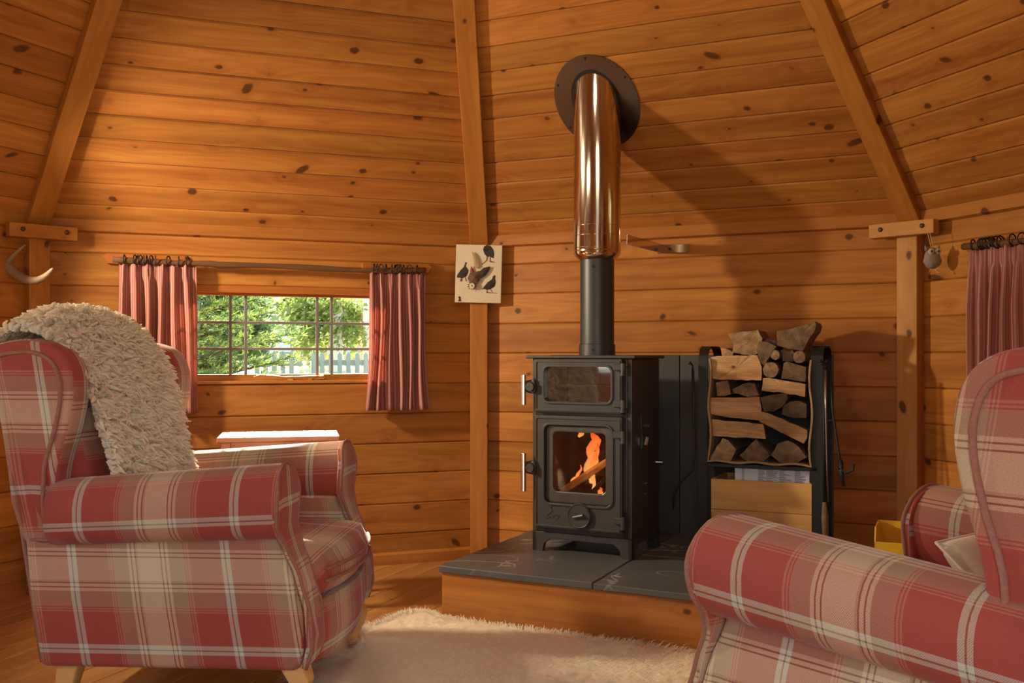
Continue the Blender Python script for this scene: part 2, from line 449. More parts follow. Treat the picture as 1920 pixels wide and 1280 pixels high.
def curtain_mat(name, tint=(1, 1, 1)):
    m, nt, p = new_mat(name)
    uv = nd(nt, 'ShaderNodeUVMap', uv_map='cloth')
    sep = nd(nt, 'ShaderNodeSeparateXYZ'); L(nt, uv.outputs[0], sep.inputs[0])
    t = math_n(nt, 'FRACT', math_n(nt, 'MULTIPLY', sep.outputs[0], 26.0))
    a = (0.50, 0.18, 0.14); b = (0.60, 0.38, 0.29); d = (0.37, 0.115, 0.095)
    c = ramp(nt, t, [(0, a), (0.22, b), (0.30, a), (0.42, d), (0.55, a), (0.62, b), (0.78, a), (0.86, b), (0.92, d)])
    L(nt, c, p.inputs['Base Color']); p.inputs['Roughness'].default_value = 0.9
    tr = nd(nt, 'ShaderNodeBsdfTranslucent'); L(nt, c, tr.inputs[0])
    mx = nd(nt, 'ShaderNodeMixShader'); mx.inputs[0].default_value = 0.35
    L(nt, p.outputs[0], mx.inputs[1]); L(nt, tr.outputs[0], mx.inputs[2]); L(nt, mx.outputs[0], nt.nodes['Material Output'].inputs[0])
    return m
CURTAIN = curtain_mat('striped_curtain')

def glass_mat(name, tint=(1, 1, 1), refl=0.08, rough=0.0):
    m, nt, p = new_mat(name)
    tr = nd(nt, 'ShaderNodeBsdfTransparent'); tr.inputs[0].default_value = (*tint, 1)
    gl = nd(nt, 'ShaderNodeBsdfGlossy'); gl.inputs['Roughness'].default_value = rough
    fr = nd(nt, 'ShaderNodeLayerWeight', i_Blend=0.25)
    fac = math_n(nt, 'ADD', math_n(nt, 'MULTIPLY', fr.outputs['Fresnel'], 0.8), refl, clamp=True)
    mx = nd(nt, 'ShaderNodeMixShader'); L(nt, fac, mx.inputs[0])
    L(nt, tr.outputs[0], mx.inputs[1]); L(nt, gl.outputs[0], mx.inputs[2]); L(nt, mx.outputs[0], nt.nodes['Material Output'].inputs[0])
    return m
GLASS = glass_mat('window_glass', (0.97, 0.98, 0.97), 0.01)
STOVE_GLASS = glass_mat('stove_glass', (0.86, 0.80, 0.74), 0.025, 0.05)
OVEN_GLASS = glass_mat('oven_glass', (0.85, 0.85, 0.83), 0.30, 0.03)

def flame_mat():
    m, nt, p = new_mat('flame')
    tc = nd(nt, 'ShaderNodeTexCoord'); sep = nd(nt, 'ShaderNodeSeparateXYZ'); L(nt, tc.outputs['Generated'], sep.inputs[0])
    lw = nd(nt, 'ShaderNodeLayerWeight', i_Blend=0.4)
    c = ramp(nt, sep.outputs[2], [(0.0, (1.0, 0.55, 0.18)), (0.35, (1.0, 0.40, 0.10)), (0.8, (1.0, 0.24, 0.05)), (1.0, (0.9, 0.10, 0.02))], 'EASE')
    em = nd(nt, 'ShaderNodeEmission', i_Strength=1.7); L(nt, c, em.inputs[0])
    tr = nd(nt, 'ShaderNodeBsdfTransparent'); mx = nd(nt, 'ShaderNodeMixShader')
    L(nt, math_n(nt, 'MULTIPLY', lw.outputs['Facing'], 0.8), mx.inputs[0])
    L(nt, em.outputs[0], mx.inputs[1]); L(nt, tr.outputs[0], mx.inputs[2]); L(nt, mx.outputs[0], nt.nodes['Material Output'].inputs[0])
    return m
FLAME = flame_mat()
def ember_mat():
    m, nt, p = new_mat('embers')
    tc = nd(nt, 'ShaderNodeTexCoord'); nz = nd(nt, 'ShaderNodeTexNoise', i_Scale=55.0, i_Detail=3.0); L(nt, tc.outputs['Object'], nz.inputs['Vector'])
    e = math_n(nt, 'MULTIPLY', math_n(nt, 'SUBTRACT', nz.outputs[0], 0.54), 40.0, clamp=True)
    p.inputs['Base Color'].default_value = (0.05, 0.03, 0.025, 1)
    p.inputs['Emission Color'].default_value = (1.0, 0.14, 0.04, 1)
    L(nt, math_n(nt, 'MULTIPLY', e, 2.5), p.inputs['Emission Strength'])
    return m
EMBER = ember_mat()

# ------------------------------------------------------------------ the octagonal room
SIDE = 2.11
P1 = Vector((-0.167, 5.20))
A1 = math.radians(-24.5)                                # the wall behind the stove
EAVE = 1.643
SLOPE = math.radians(46.0)
APO = SIDE / (2 * math.tan(PI / 8))
def wdir(k):
    a = A1 - (k - 1) * PI / 4
    return Vector((math.cos(a), math.sin(a)))
corner = {1: P1}
for k in range(1, 8): corner[k + 1] = corner[k] + wdir(k) * SIDE
corner[0] = P1 - wdir(0) * SIDE
corner[-1] = corner[0] - wdir(-1) * SIDE
CEN = P1 + wdir(1) * (SIDE / 2) + Vector((wdir(1).y, -wdir(1).x)) * APO
APEX = Vector((CEN.x, CEN.y, EAVE + APO * math.tan(SLOPE)))

def wall_matrix(k):
    """local x along the wall, y outwards, z up; origin at its left corner on the floor"""
    u = wdir(k); c = corner[k]
    return Matrix(((u.x, -u.y, 0, c.x), (u.y, u.x, 0, c.y), (0, 0, 1, 0), (0, 0, 0, 1)))

def roof_matrix(k):
    u = wdir(k); c = corner[k]
    n_in = Vector((u.y, -u.x, 0))
    s = n_in * math.cos(SLOPE) + Vector((0, 0, math.sin(SLOPE)))
    u3 = Vector((u.x, u.y, 0))
    out = s.cross(u3)
    return Matrix(((u3.x, out.x, s.x, c.x), (u3.y, out.y, s.y, c.y), (u3.z, out.z, s.z, EAVE), (0, 0, 0, 1)))

# floor
FA = math.radians(67.5)
fd = Vector((math.cos(FA), math.sin(FA))); fn = Vector((-fd.y, fd.x))
OCT = [corner[k] for k in range(0, 8)]
floor = MB().prism([(p.x * 1.0, p.y * 1.0) for p in OCT], -0.09, -0.022, 'Z').build('floor', W_FLOOR)
tag(floor, 'floor of narrow varnished pine planks running diagonally under the chairs', 'floor', kind='structure')
def clip_line(off):
    """where a floor joint at this offset enters and leaves the octagon"""
    ts = []
    for i in range(8):
        a = OCT[i]; b = OCT[(i + 1) % 8]
        da = (a - CEN).dot(fn) - off; db = (b - CEN).dot(fn) - off
        if da * db < 0:
            p = a + (b - a) * (da / (da - db)); ts.append((p - CEN).dot(fd))
    return (min(ts), max(ts)) if len(ts) == 2 else None
FW = 0.118
nfl = int(2.8 / FW)
for i in range(-nfl, nfl + 1):
    o0 = i * FW; o1 = o0 + FW
    e = [c for c in (clip_line(o0 + 0.001), clip_line(o1 - 0.001)) if c]
    if not e: continue
    t0 = min(c[0] for c in e); t1 = max(c[1] for c in e)
    ln = t1 - t0
    M = Matrix.Translation(((CEN + fd * ((t0 + t1) / 2) + fn * (o0 + FW / 2)).x, (CEN + fd * ((t0 + t1) / 2) + fn * (o0 + FW / 2)).y, 0)) @ Matrix.Rotation(FA, 4, 'Z')
    w = FW / 2 - 0.0012; c_ = 0.0022
    prof = [(-w, -0.022), (w, -0.022), (w, -c_), (w - c_, 0), (-w + c_, 0), (-w, -c_)]
    # profile lies in y,z : extrude along x
    MB().prism(prof, -ln / 2, ln / 2, 'X').build('floor_board', W_FLOOR, floor, matrix=M)

NB = 11; BH = EAVE / 10.78
WIN_T = (0.59, 1.61); WIN_Z = (0.963, 1.344)
FRAME = 0.045
def board_mesh(x0, x1, z0, z1):
    c_ = 0.0055
    h = (z1 - z0) / 2 - 0.0006
    prof = [(c_, -h), (0, -h + c_), (0, h - c_), (c_, h), (0.03, h), (0.03, -h)]
    l = (x1 - x0) / 2
    return MB().prism(prof, -l, l, 'X'), ((x0 + x1) / 2, (z0 + z1) / 2)

def make_wall(k, name, label, window=False, boards=True, door=None):
    M = wall_matrix(k)
    mb = MB()
    y0, y1 = (0.03, 0.075) if boards else (0.0, 0.075)
    hole = None
    if window: hole = (WIN_T[0] - FRAME, WIN_T[1] + FRAME, WIN_Z[0] - FRAME, WIN_Z[1] + FRAME)
    if door: hole = (door[0], door[1], -0.1, door[2])
    ex = 0.03
    if hole:
        a, b, c_, d = hole
        mb.box(-ex, a, y0, y1, -0.09, EAVE + 0.05).box(b, SIDE + ex, y0, y1, -0.09, EAVE + 0.05).box(a, b, y0, y1, d, EAVE + 0.05)
        if c_ > 0: mb.box(a, b, y0, y1, -0.09, c_)
    else:
        mb.box(-ex, SIDE + ex, y0, y1, -0.09, EAVE + 0.05)
    w = mb.build(name, W_WALL, matrix=M)
    tag(w, label, 'wall', kind='structure')
    if boards:
        for i in range(NB):
            z0 = i * BH; z1 = min((i + 1) * BH, EAVE)
            spans = [(0.02, SIDE - 0.02)]
            if hole and z1 > hole[2] + 0.004 and z0 < hole[3] - 0.004:
                spans = [(0.02, hole[0]), (hole[1], SIDE - 0.02)]
                if z0 < hole[2] - 0.004:
                    m_, (cx, cz) = board_mesh(hole[0], hole[1], z0, hole[2])
                    m_.build('wall_board', W_WALL, w, matrix=Matrix.Translation((cx, 0, cz)))
                if z1 > hole[3] + 0.004:
                    m_, (cx, cz) = board_mesh(hole[0], hole[1], hole[3], z1)
                    m_.build('wall_board', W_WALL, w, matrix=Matrix.Translation((cx, 0, cz)))
            for (a, b) in spans:
                m_, (cx, cz) = board_mesh(a, b, z0, z1)
                m_.build('wall_board', W_WALL, w, matrix=Matrix.Translation((cx, 0, cz)))
    return w

cam_t4 = (Vector((0, 0)) - corner[4]).dot(wdir(4))
make_wall(-1, 'wall_far_left', 'pine plank wall at the far left edge, beside the antler')
make_wall(0, 'wall_left', 'pine plank wall with the small leaded window behind the plaid chair', window=True)
make_wall(1, 'wall_back', 'pine plank wall behind the black stove and the log rack')
make_wall(2, 'wall_right', 'pine plank wall at the right with the pink curtain', window=True)
make_wall(3, 'wall_far_right', 'pine wall to the right of the door, outside the picture', boards=False)
make_wall(4, 'wall_front', 'pine wall with the open doorway the picture is taken from', boards=False, door=(cam_t4 - 0.55, cam_t4 + 0.55, 1.60))
make_wall(5, 'wall_front_left', 'pine wall to the left of the door, outside the picture', boards=False)
make_wall(6, 'wall_side_left', 'pine wall with an opening added for the side fill on the left, outside the picture', boards=False, window=True)

# roof: one sloping pine face for each wall
CW = 0.1175
QL = APO / math.cos(SLOPE)
ROOF_NAME = {-1: 'far_left', 0: 'left', 1: 'back', 2: 'right', 3: 'far_right', 4: 'front', 5: 'front_left', 6: 'side_left'}
ROOF_WHERE = {-1: 'in the top left corner of the picture', 0: 'above the leaded window', 1: 'pierced by the steel flue', 2: 'in the top right corner of the picture'}
for k in range(-1, 7):
    M = roof_matrix(k)
    vis = k in (-1, 0, 1, 2)
    y0 = 0.02 if vis else 0.0
    r = MB().prism([(-0.04, -0.03), (SIDE + 0.04, -0.03), (SIDE / 2 + 0.02, QL + 0.02), (SIDE / 2 - 0.02, QL + 0.02)], y0, y0 + 0.04, 'Y').build('ceiling_' + ROOF_NAME[k], W_CEIL, matrix=M)
    tag(r, 'sloping ceiling of knotty pine boards ' + ROOF_WHERE.get(k, 'outside the picture, ' + ROOF_NAME[k].replace('_', ' ')), 'ceiling', kind='structure')
    if not vis: continue
    q = 0.0
    while q < QL - 0.1:
        q1 = min(q + CW, QL - 0.02)
        h0 = SIDE / 2 * (1 - q / QL); h1 = SIDE / 2 * (1 - q1 / QL)
        hh = (q1 - q) / 2 - 0.0008; c_ = 0.006
        v = []
        for (yy, zz) in [(c_, -hh), (0, -hh + c_), (0, hh - c_), (c_, hh), (0.022, hh), (0.022, -hh)]:
            w_ = h0 + (h1 - h0) * ((zz + hh) / (2 * hh)) - 0.004
            v += [(-w_, yy, zz), (w_, yy, zz)]
        f = [(0, 2, 4, 6, 8, 10), (11, 9, 7, 5, 3, 1)]
        for i in range(6):
            j = (i + 1) % 6
            f.append((2 * j, 2 * i, 2 * i + 1, 2 * j + 1))
        MB().add(v, f).build('ceiling_board', W_CEIL, r, matrix=Matrix.Translation((SIDE / 2, 0, q + CW / 2)))
        q += CW

RAFT = {0: 'rising from the corner with the antler', 1: 'rising from the corner with the bird picture', 2: 'rising from the corner with the felt owl'}
for k in range(0, 3):
    c3 = Vector((corner[k].x, corner[k].y, EAVE))
    inw = (Vector((CEN.x, CEN.y, EAVE)) - c3).normalized()
    d = APEX - c3
    xa = d.normalized(); side = Vector((-inw.y, inw.x, 0)); yo = xa.cross(side) * -1
    if yo.z > 0: yo = -yo
    zz = xa.cross(yo)
    o3 = c3 + xa * (d.length / 2)
    M = Matrix(((xa.x, yo.x, zz.x, o3.x), (xa.y, yo.y, zz.y, o3.y), (xa.z, yo.z, zz.z, o3.z), (0, 0, 0, 1)))
    hl = d.length / 2
    b = MB().box(-hl + 0.02, hl, -0.02, 0.055, -0.047, 0.047).build('rafter', W_BEAM, bevel=0.004, matrix=M)
    tag(b, 'square pine hip rafter ' + RAFT[k], 'rafter', kind='structure')
    # corner post (grain upright: local x points up)
    pw = 0.045
    pc = Vector((corner[k].x, corner[k].y, 0)) + inw * 0.045
    up = Vector((0, 0, 1)); sx = Vector((-inw.y, inw.x, 0))
    top = EAVE - 0.02
    M = Matrix(((0, -inw.x, sx.x, pc.x), (0, -inw.y, sx.y, pc.y), (1, 0, 0, top / 2), (0, 0, 0, 1)))
    b = MB().box(-top / 2, top / 2, -0.04, 0.05, -pw, pw).build('corner_post', W_POST if k == 2 else W_BEAM, bevel=0.004, matrix=M)
    tag(b, 'upright pine corner post ' + {0: 'behind the antler', 1: 'under the bird picture', 2: 'left of the felt owl'}[k], 'post', kind='structure')
ntrim = 0
for k in (-1, 0, 1, 2):
    ntrim += 1
    M = wall_matrix(k)
    b = MB().prism([(0.0, -0.028), (-0.022, -0.02), (-0.032, 0.03), (0.02, 0.03)], -SIDE / 2 + 0.03, SIDE / 2 - 0.03, 'X').build('trim_%d' % ntrim, W_BEAM, matrix=M @ Matrix.Translation((SIDE / 2, 0, EAVE - 0.002)))
    tag(b, 'pine batten along the eaves ' + {-1: 'at the far left', 0: 'above the leaded window', 1: 'behind the flue', 2: 'above the right curtain'}[k], 'trim', kind='structure')
    b = MB().prism([(0.0, 0), (-0.018, 0.0), (-0.018, 0.05), (-0.010, 0.062), (0, 0.062)], -SIDE / 2 + 0.02, SIDE / 2 - 0.02, 'X').build('baseboard_' + ROOF_NAME[k], W_BEAM, matrix=M @ Matrix.Translation((SIDE / 2, 0, 0)))
    tag(b, 'low pine skirting board ' + {-1: 'of the far left wall', 0: 'of the wall under the leaded window', 1: 'of the wall behind the stove', 2: 'of the right wall'}[k], 'skirting', kind='structure')

# ------------------------------------------------------------------ windows, rods, curtains
def curtain_mesh(w, h, folds, seed, flare=0.0):
    rnd = random.Random(seed)
    nu, nv = folds * 14 + 1, 26
    ph = [rnd.uniform(-0.5, 0.5) for _ in range(folds + 2)]
    amp = [rnd.uniform(0.7, 1.25) for _ in range(folds + 2)]
    v = []; uv = []
    for i in range(nu):
        a = i / (nu - 1)
        k = a * folds
        ki = int(min(k, folds)); fr = k - ki
        p_ = ph[ki] * (1 - fr) + ph[ki + 1] * fr
        am = amp[ki] * (1 - fr) + amp[ki + 1] * fr
        for j in range(nv):
            b = j / (nv - 1)                    # 0 top, 1 bottom
            z = -b * h
            deep = 0.012 + 0.016 * min(1, b * 3)
            if b < 0.10:
                deep = 0.010 + 0.006 * math.sin(k * 2 * PI * 2.3 + seed)
            y = -math.sin((k + p_ * 0.35 * b) * 2 * PI) * deep * am
            wob = 0.008 * math.sin(b * 5 + k * 1.7 + seed) * b
            x = (a - 0.5) * w * (1 + flare * b * b) + wob
            if b < 0.06: z += 0.006 * math.sin(k * 2 * PI * 1.7 + seed)
            v.append((x, y, z)); uv.append((a * w * 2.0, z))
    me = bpy.data.meshes.new('curtain_cloth'); me.from_pydata(v, [], grid_faces(nu, nv)); me.update()
    ul = me.uv_layers.new(name='cloth')
    for lp in me.loops: ul.data[lp.index].uv = uv[lp.vertex_index]
    me.polygons.foreach_set('use_smooth', [True] * len(me.polygons))
    return me

def make_curtain(parent_M, t, w, ztop, h, folds, seed, label, rings, flare=0.0):
    c = thing('curtain', label, 'curtain')
    c.matrix_world = parent_M @ Matrix.Translation((t, -0.062, ztop - h))
    me = curtain_mesh(w, h, folds, seed, flare)
    o = obj('curtain_cloth', me, CURTAIN, c, Matrix.Translation((0, 0, h)))
    md = o.modifiers.new('thick', 'SOLIDIFY'); md.thickness = 0.0016
    for r_ in rings:
        mb = MB().ring((0, 0, 0), 0.021, 0.0028, 'X', 18, 6)
        ro = mb.build('curtain_ring', IRON, c, smooth=True)
        ro.matrix_local = Matrix.Translation((r_, 0.0, h + 0.022)) @ Matrix.Rotation(random.uniform(-0.5, 0.5), 4, 'Z')
    return c

def make_window(k, n, glabel, rlabel, clabels):
    M = wall_matrix(k)
    w = thing('window_%d' % n, glabel, 'window', kind='structure')
    w.matrix_world = M @ Matrix.Translation(((WIN_T[0] + WIN_T[1]) / 2, 0, WIN_Z[0]))
    hw = (WIN_T[1] - WIN_T[0]) / 2; hh = WIN_Z[1] - WIN_Z[0]
    def bar(name, x0, x1, y0, y1, z0, z1, mat, bev=0.002):
        cx, cy, cz = (x0 + x1) / 2, (y0 + y1) / 2, (z0 + z1) / 2
        lx, ly, lz = (x1 - x0) / 2, (y1 - y0) / 2, (z1 - z0) / 2
        if lz > lx:
            Mx = Matrix.Translation((cx, cy, cz)) @ Matrix.Rotation(-PI / 2, 4, 'Y')
            return MB().box(-lz, lz, -ly, ly, -lx, lx).build(name, mat, w, bev, matrix=Mx)
        return MB().box(-lx, lx, -ly, ly, -lz, lz).build(name, mat, w, bev, matrix=Matrix.Translation((cx, cy, cz)))
    # outer lining of the opening
    bar('frame_head', -hw - FRAME, hw + FRAME, 0.0, 0.10, hh + 0.012, hh + FRAME, W_SASH)
    bar('frame_sill', -hw - FRAME, hw + FRAME, -0.006, 0.10, -FRAME, -0.030, W_WALL)
    bar('frame_jamb', -hw - FRAME, -hw - 0.012, 0.0, 0.10, -0.030, hh + 0.012, W_SASH)
    bar('frame_jamb', hw + 0.012, hw + FRAME, 0.0, 0.10, -0.030, hh + 0.012, W_SASH)
    # sash
    bar('sash_rail', -hw - 0.012, hw + 0.012, 0.035, 0.075, -0.030, 0.0, W_WALL)
    bar('sash_rail', -hw - 0.012, hw + 0.012, 0.035, 0.075, hh, hh + 0.012, W_SASH)
    bar('sash_stile', -hw - 0.012, -hw, 0.035, 0.075, 0, hh, W_SASH)
    bar('sash_stile', hw, hw + 0.012, 0.035, 0.075, 0, hh, W_SASH)
    # panes between the lead bars
    nar = 0.072
    wide = (2 * hw - 2 * nar - 0.345) / 2
    xs = [-hw, -hw + wide, -hw + wide + nar, hw - wide - nar, hw - wide, hw]
    zs = [0, hh * 0.325, hh * 0.66, hh]
    for i in range(5):
        for j in range(3):
            MB().box(xs[i], xs[i + 1], 0.054, 0.057, zs[j], zs[j + 1]).build('pane', GLASS, w)
    LEAD = bpy.data.materials.get('lead_bar') or plain('lead_bar', (0.17, 0.15, 0.125), 0.6)
    for x in xs[1:-1]: bar('glazing_bar', x - 0.0065, x + 0.0065, 0.048, 0.063, 0, hh, LEAD, 0.001)
    for z in zs[1:-1]: bar('glazing_bar', -hw, hw, 0.047, 0.064, z - 0.0065, z + 0.0065, LEAD, 0.001)
    # casement stay lying on the bottom rail
    mb = MB()
    mb.tube([(-0.20, 0.0, -0.012), (-0.17, 0.0, -0.004), (-0.11, 0, -0.008), (-0.05, 0, -0.016), (0.12, 0, -0.012), (0.135, 0, -0.012)], [0.003, 0.0035, 0.0045, 0.006, 0.006, 0.008], 8)
    mb.box(-0.04, -0.012, 0.0, 0.03, -0.030, -0.018).box(0.06, 0.08, 0, 0.03, -0.03, -0.018).box(0.11, 0.14, 0, 0.03, -0.026, -0.016)
    mb.build('casement_stay', BRASS, w, 0.001, matrix=Matrix.Translation((0.06, 0.006, 0)))
    # branch used as a curtain pole, on a dark board
    rod = thing('curtain_pole', rlabel, 'curtain pole')
    rod.matrix_world = M @ Matrix.Translation((1.065, -0.062, 1.487))
    pts = []; rs = []
    for i in range(29):
        a = i / 28
        x = -0.735 + 1.47 * a
        pts.append((x, 0.004 * math.sin(a * 7), -0.006 * math.sin(a * 9 + 0.5) - 0.010 * math.sin(a * PI) + (0.006 if a < .3 else 0)))
        rs.append(0.0135 + 0.0015 * math.sin(a * 23))
    MB().tube(pts, rs, 10).build('branch', W_DARK if k == 2 else W_BRANCH, rod, smooth=True)
    for sx in (-1, 1):
        e0, e1 = 0.42, 0.76
        MB().prism([(sx * e0, -0.02), (sx * e1, -0.012), (sx * (e1 + 0.02), 0.02), (sx * (e1 - 0.0), 0.035), (sx * e0, 0.032)], 0.040, 0.061, 'Y').build('bracket_board', W_SASH, rod, 0.002)
        MB().box(sx * 0.70 - 0.012, sx * 0.70 + 0.012, 0.0, 0.05, -0.012, 0.012).build('bracket', W_SASH, rod, 0.002)
    la, lb = clabels
    make_curtain(M, 0.525, 0.335, 1.470, 0.685, 6, 3, la, [-0.145, -0.10, -0.088, -0.076, -0.062, -0.05, -0.03, -0.012, 0.045, 0.09, 0.13], 0.10)
    if lb: make_curtain(M, 1.655, 0.285, 1.466, 0.685, 6, 11, lb, [-0.12, -0.105, -0.085, -0.06, -0.03, -0.01, 0.0, 0.012, 0.03, 0.06, 0.10], 0.16)

W_BRANCH = wood('pale_branch', (0.20, 0.10, 0.045), (0.09, 0.042, 0.017), knots=0.8, vary=0.05, rough=0.6, coat=0)
make_window(0, 1, 'wide low leaded window looking onto the garden', 'wavy branch curtain pole above the leaded window',
            ('red striped short curtain left of the leaded window, behind the sheepskin', 'red striped short curtain right of the leaded window, glowing in the sun'))
make_window(2, 2, 'leaded window hidden behind the pink curtain on the right wall', 'dark wooden curtain pole at the right edge of the picture',
            ('pink striped curtain at the right edge, above the right armchair', None))

# ------------------------------------------------------------------ hearth, slate, stove
wb = wall_matrix(1)
HT = 0.205
fl_c = Vector((-0.300, 4.02)); hd = Vector((math.cos(math.radians(-27.0)), math.sin(math.radians(-27.0))))
u1 = wdir(1); n1 = Vector((u1.y, -u1.x))                     # n1 points into the room
t_l = 0.385; t_r = 1.80
def on_wall(t, off): return P1 + u1 * t + n1 * off
h_bl = on_wall(t_l, 0.022); h_br = on_wall(t_r, 0.022)
fr_dir = -n1
s_ = ((h_br - fl_c).dot(u1)) / hd.dot(u1)
h_fr = fl_c + hd * s_
hearth = thing('hearth', 'raised hearth with slate top on a varnished pine plinth under the stove', 'hearth', (fl_c.x, fl_c.y, 0), math.radians(-27.0))
Hi = hearth.matrix_basis.copy(); Hi = (Matrix.Translation((fl_c.x, fl_c.y, 0)) @ Matrix.Rotation(math.radians(-27.0), 4, 'Z')).inverted()
def hl(p, z=0): return Hi @ Vector((p.x, p.y, z))
cor = [hl(p) for p in (fl_c, h_fr, h_br, h_bl)]
ins = 0.012
ZP = HT - 0.026
xr = cor[1].x - ins
MB().box(-xr / 2, xr / 2, -0.013, 0.013, -ZP / 2, ZP / 2).build('plinth_front', W_PLINTH, hearth, 0.003, matrix=Matrix.Translation((ins + xr / 2, ins + 0.013, ZP / 2)))
def side_board(a, b):
    d = (b - a); ln = d.length; an = math.atan2(d.y, d.x)
    MB().box(0.02, ln, -0.013, 0.013, 0, ZP).build('plinth_side', W_PLINTH, hearth, 0.003, matrix=Matrix.Translation((a.x, a.y, 0)) @ Matrix.Rotation(an, 4, 'Z') @ Matrix.Translation((0, 0, 0)))
side_board(Vector((ins + 0.013, ins, 0)), Vector((cor[3].x + ins, cor[3].y - 0.01, 0)))
side_board(Vector((cor[1].x - ins - 0.013, ins, 0)), Vector((cor[2].x - ins, cor[2].y - 0.01, 0)))
def lerp(a, b, t): return a + (b - a) * t
# slate slabs: two rows of three with narrow joints
cols = [0, 0.47, 0.80, 1.0]; rows = [0, 0.52, 1.0]
for i in range(3):
    for j in range(2):
        g = 0.0025
        def q(a, b):
            p = lerp(lerp(cor[0], cor[1], a), lerp(cor[3], cor[2], a), b); return p
        pts = [q(cols[i], rows[j]), q(cols[i + 1], rows[j]), q(cols[i + 1], rows[j + 1]), q(cols[i], rows[j + 1])]
        cen = sum(pts, Vector()) / 4
        pts = [(p - cen) * 0.9935 for p in pts]
        # riven edge: slightly uneven outline
        out = []
        for a in range(4):
            for s in range(6):
                p = lerp(pts[a], pts[(a + 1) % 4], s / 6)
                if s: p = p + Vector((random.uniform(-1, 1), random.uniform(-1, 1), 0)) * 0.0022
                out.append((p.x, p.y))
        dz = random.uniform(-0.0015, 0.0015)
        MB().prism(out, -0.013, 0.0125 + dz, 'Z').build('slate_slab', SLATE, hearth, 0.003, 1, matrix=Matrix.Translation((cen.x, cen.y, HT - 0.013)), angle=0.9)

# slate panel on the wall behind the stove
sp = thing('slate_panel', 'tall dark slate panels fixed to the wall behind the stove and log rack', 'panel')
sp.matrix_world = wb @ Matrix.Translation((0.40, 0, HT))
edges = [0.0, 0.335, 0.67, 0.90, 1.12, 1.372]
for a, b in zip(edges, edges[1:]):
    MB().box(-(b - a) / 2 + 0.0025, (b - a) / 2 - 0.0025, -0.02, 0.0, 0, 0.853).build('slate_slab', SLATE_WALL, sp, 0.002, matrix=Matrix.Translation(((a + b) / 2, 0, 0)))

# --- stove
ST_A = math.radians(-28.0)
SW, SD, SH = 0.462, 0.335, 0.850
st_c = Vector((0.372, 4.385))
stove = thing('wood_stove', 'black cast iron wood stove with an oven window above the fire door', 'stove', (st_c.x, st_c.y, HT), ST_A)
hw, hd2 = SW / 2, SD / 2
FX0, FX1 = -0.175, 0.135            # firebox opening in x
def sbox(name, x0, x1, y0, y1, z0, z1, mat=BLACK, bev=0.003, parent=stove, seg=2):
    return MB().box(x0, x1, y0, y1, z0, z1).build(name, mat, parent, bev, seg)
BB = 0.085
# body: shell with two front openings
t = 0.02
mb = MB()
mb.box(-hw, -hw + t, -hd2, hd2, BB, SH - 0.014).box(hw - t, hw, -hd2, hd2, BB, SH - 0.014)
mb.box(-hw + t, hw - t, hd2 - t, hd2, BB, SH - 0.014).box(-hw + t, hw - t, -hd2 + 0.012, hd2 - t, BB, BB + 0.09)
mb.box(-hw + t, hw - t, -hd2, hd2 - t, 0.585, 0.635).box(-hw + t, hw - t, -hd2, hd2 - t, 0.80, SH - 0.014)
mb.box(-hw + t, FX0 - 0.01, -hd2, -hd2 + 0.03, BB, 0.80).box(FX1 + 0.05, hw - t, -hd2, -hd2 + 0.03, BB, 0.80)
mb.box(-hw + t, hw - t, -hd2, -hd2 + 0.02, BB, 0.20)
mb.build('body', BLACK, stove, 0.004)
# top plate with a lip
MB().prism([(-hw - 0.022, -hd2 - 0.024), (hw + 0.022, -hd2 - 0.024), (hw + 0.022, hd2 + 0.01), (-hw - 0.022, hd2 + 0.01)], SH - 0.014, SH, 'Z').build('top_plate', BLACK, stove, 0.004, 3)
# legs: base skirt with an arch between the feet
for (y0, y1) in ((-hd2, -hd2 + 0.022), (hd2 - 0.022, hd2)):
    out = [(-hw, 0), (-hw + 0.048, 0), (-hw + 0.056, 0.035), (-hw + 0.085, 0.058), (hw - 0.085, 0.058), (hw - 0.056, 0.035), (hw - 0.048, 0), (hw, 0), (hw, BB), (-hw, BB)]
    MB().prism(out, y0, y1, 'Y').build('leg_skirt', BLACK, stove, 0.002)
for sx in (-1, 1):
    out = [(-hd2, 0), (-hd2 + 0.045, 0), (-hd2 + 0.055, 0.035), (-hd2 + 0.08, 0.055), (hd2 - 0.08, 0.055), (hd2 - 0.055, 0.035), (hd2 - 0.045, 0), (hd2, 0), (hd2, BB), (-hd2, BB)]
    MB().prism(out, sx * hw - (0.02 if sx > 0 else 0), sx * hw + (0.02 if sx < 0 else 0), 'X').build('leg_skirt', BLACK, stove, 0.002)
# frame strip round the front
def rounded(x0, x1, z0, z1, r, n=5):
    pts = []
    for (cx, cz, a0) in ((x1 - r, z0 + r, -PI / 2), (x1 - r, z1 - r, 0), (x0 + r, z1 - r, PI / 2), (x0 + r, z0 + r, PI)):
        for i in range(n + 1):
            a = a0 + PI / 2 * i / n
            pts.append((cx + r * math.cos(a), cz + r * math.sin(a)))
    return pts
def frame_plate(outer, inner, y0, y1):
    """flat plate with a hole, both outlines with the same number of points"""
    n = len(outer); v = []; f = []
    for y in (y0, y1):
        for (x, z) in outer: v.append((x, y, z))
        for (x, z) in inner: v.append((x, y, z))
    for i in range(n):
        j = (i + 1) % n
        f += [(i, j, n + j, n + i), (2 * n + j, 2 * n + i, 3 * n + i, 3 * n + j), (j, i, 2 * n + i, 2 * n + j), (n + i, n + j, 3 * n + j, 3 * n + i)]
    return MB().add(v, f)
DX0, DX1 = -hw + 0.022, hw - 0.034
yf = -hd2
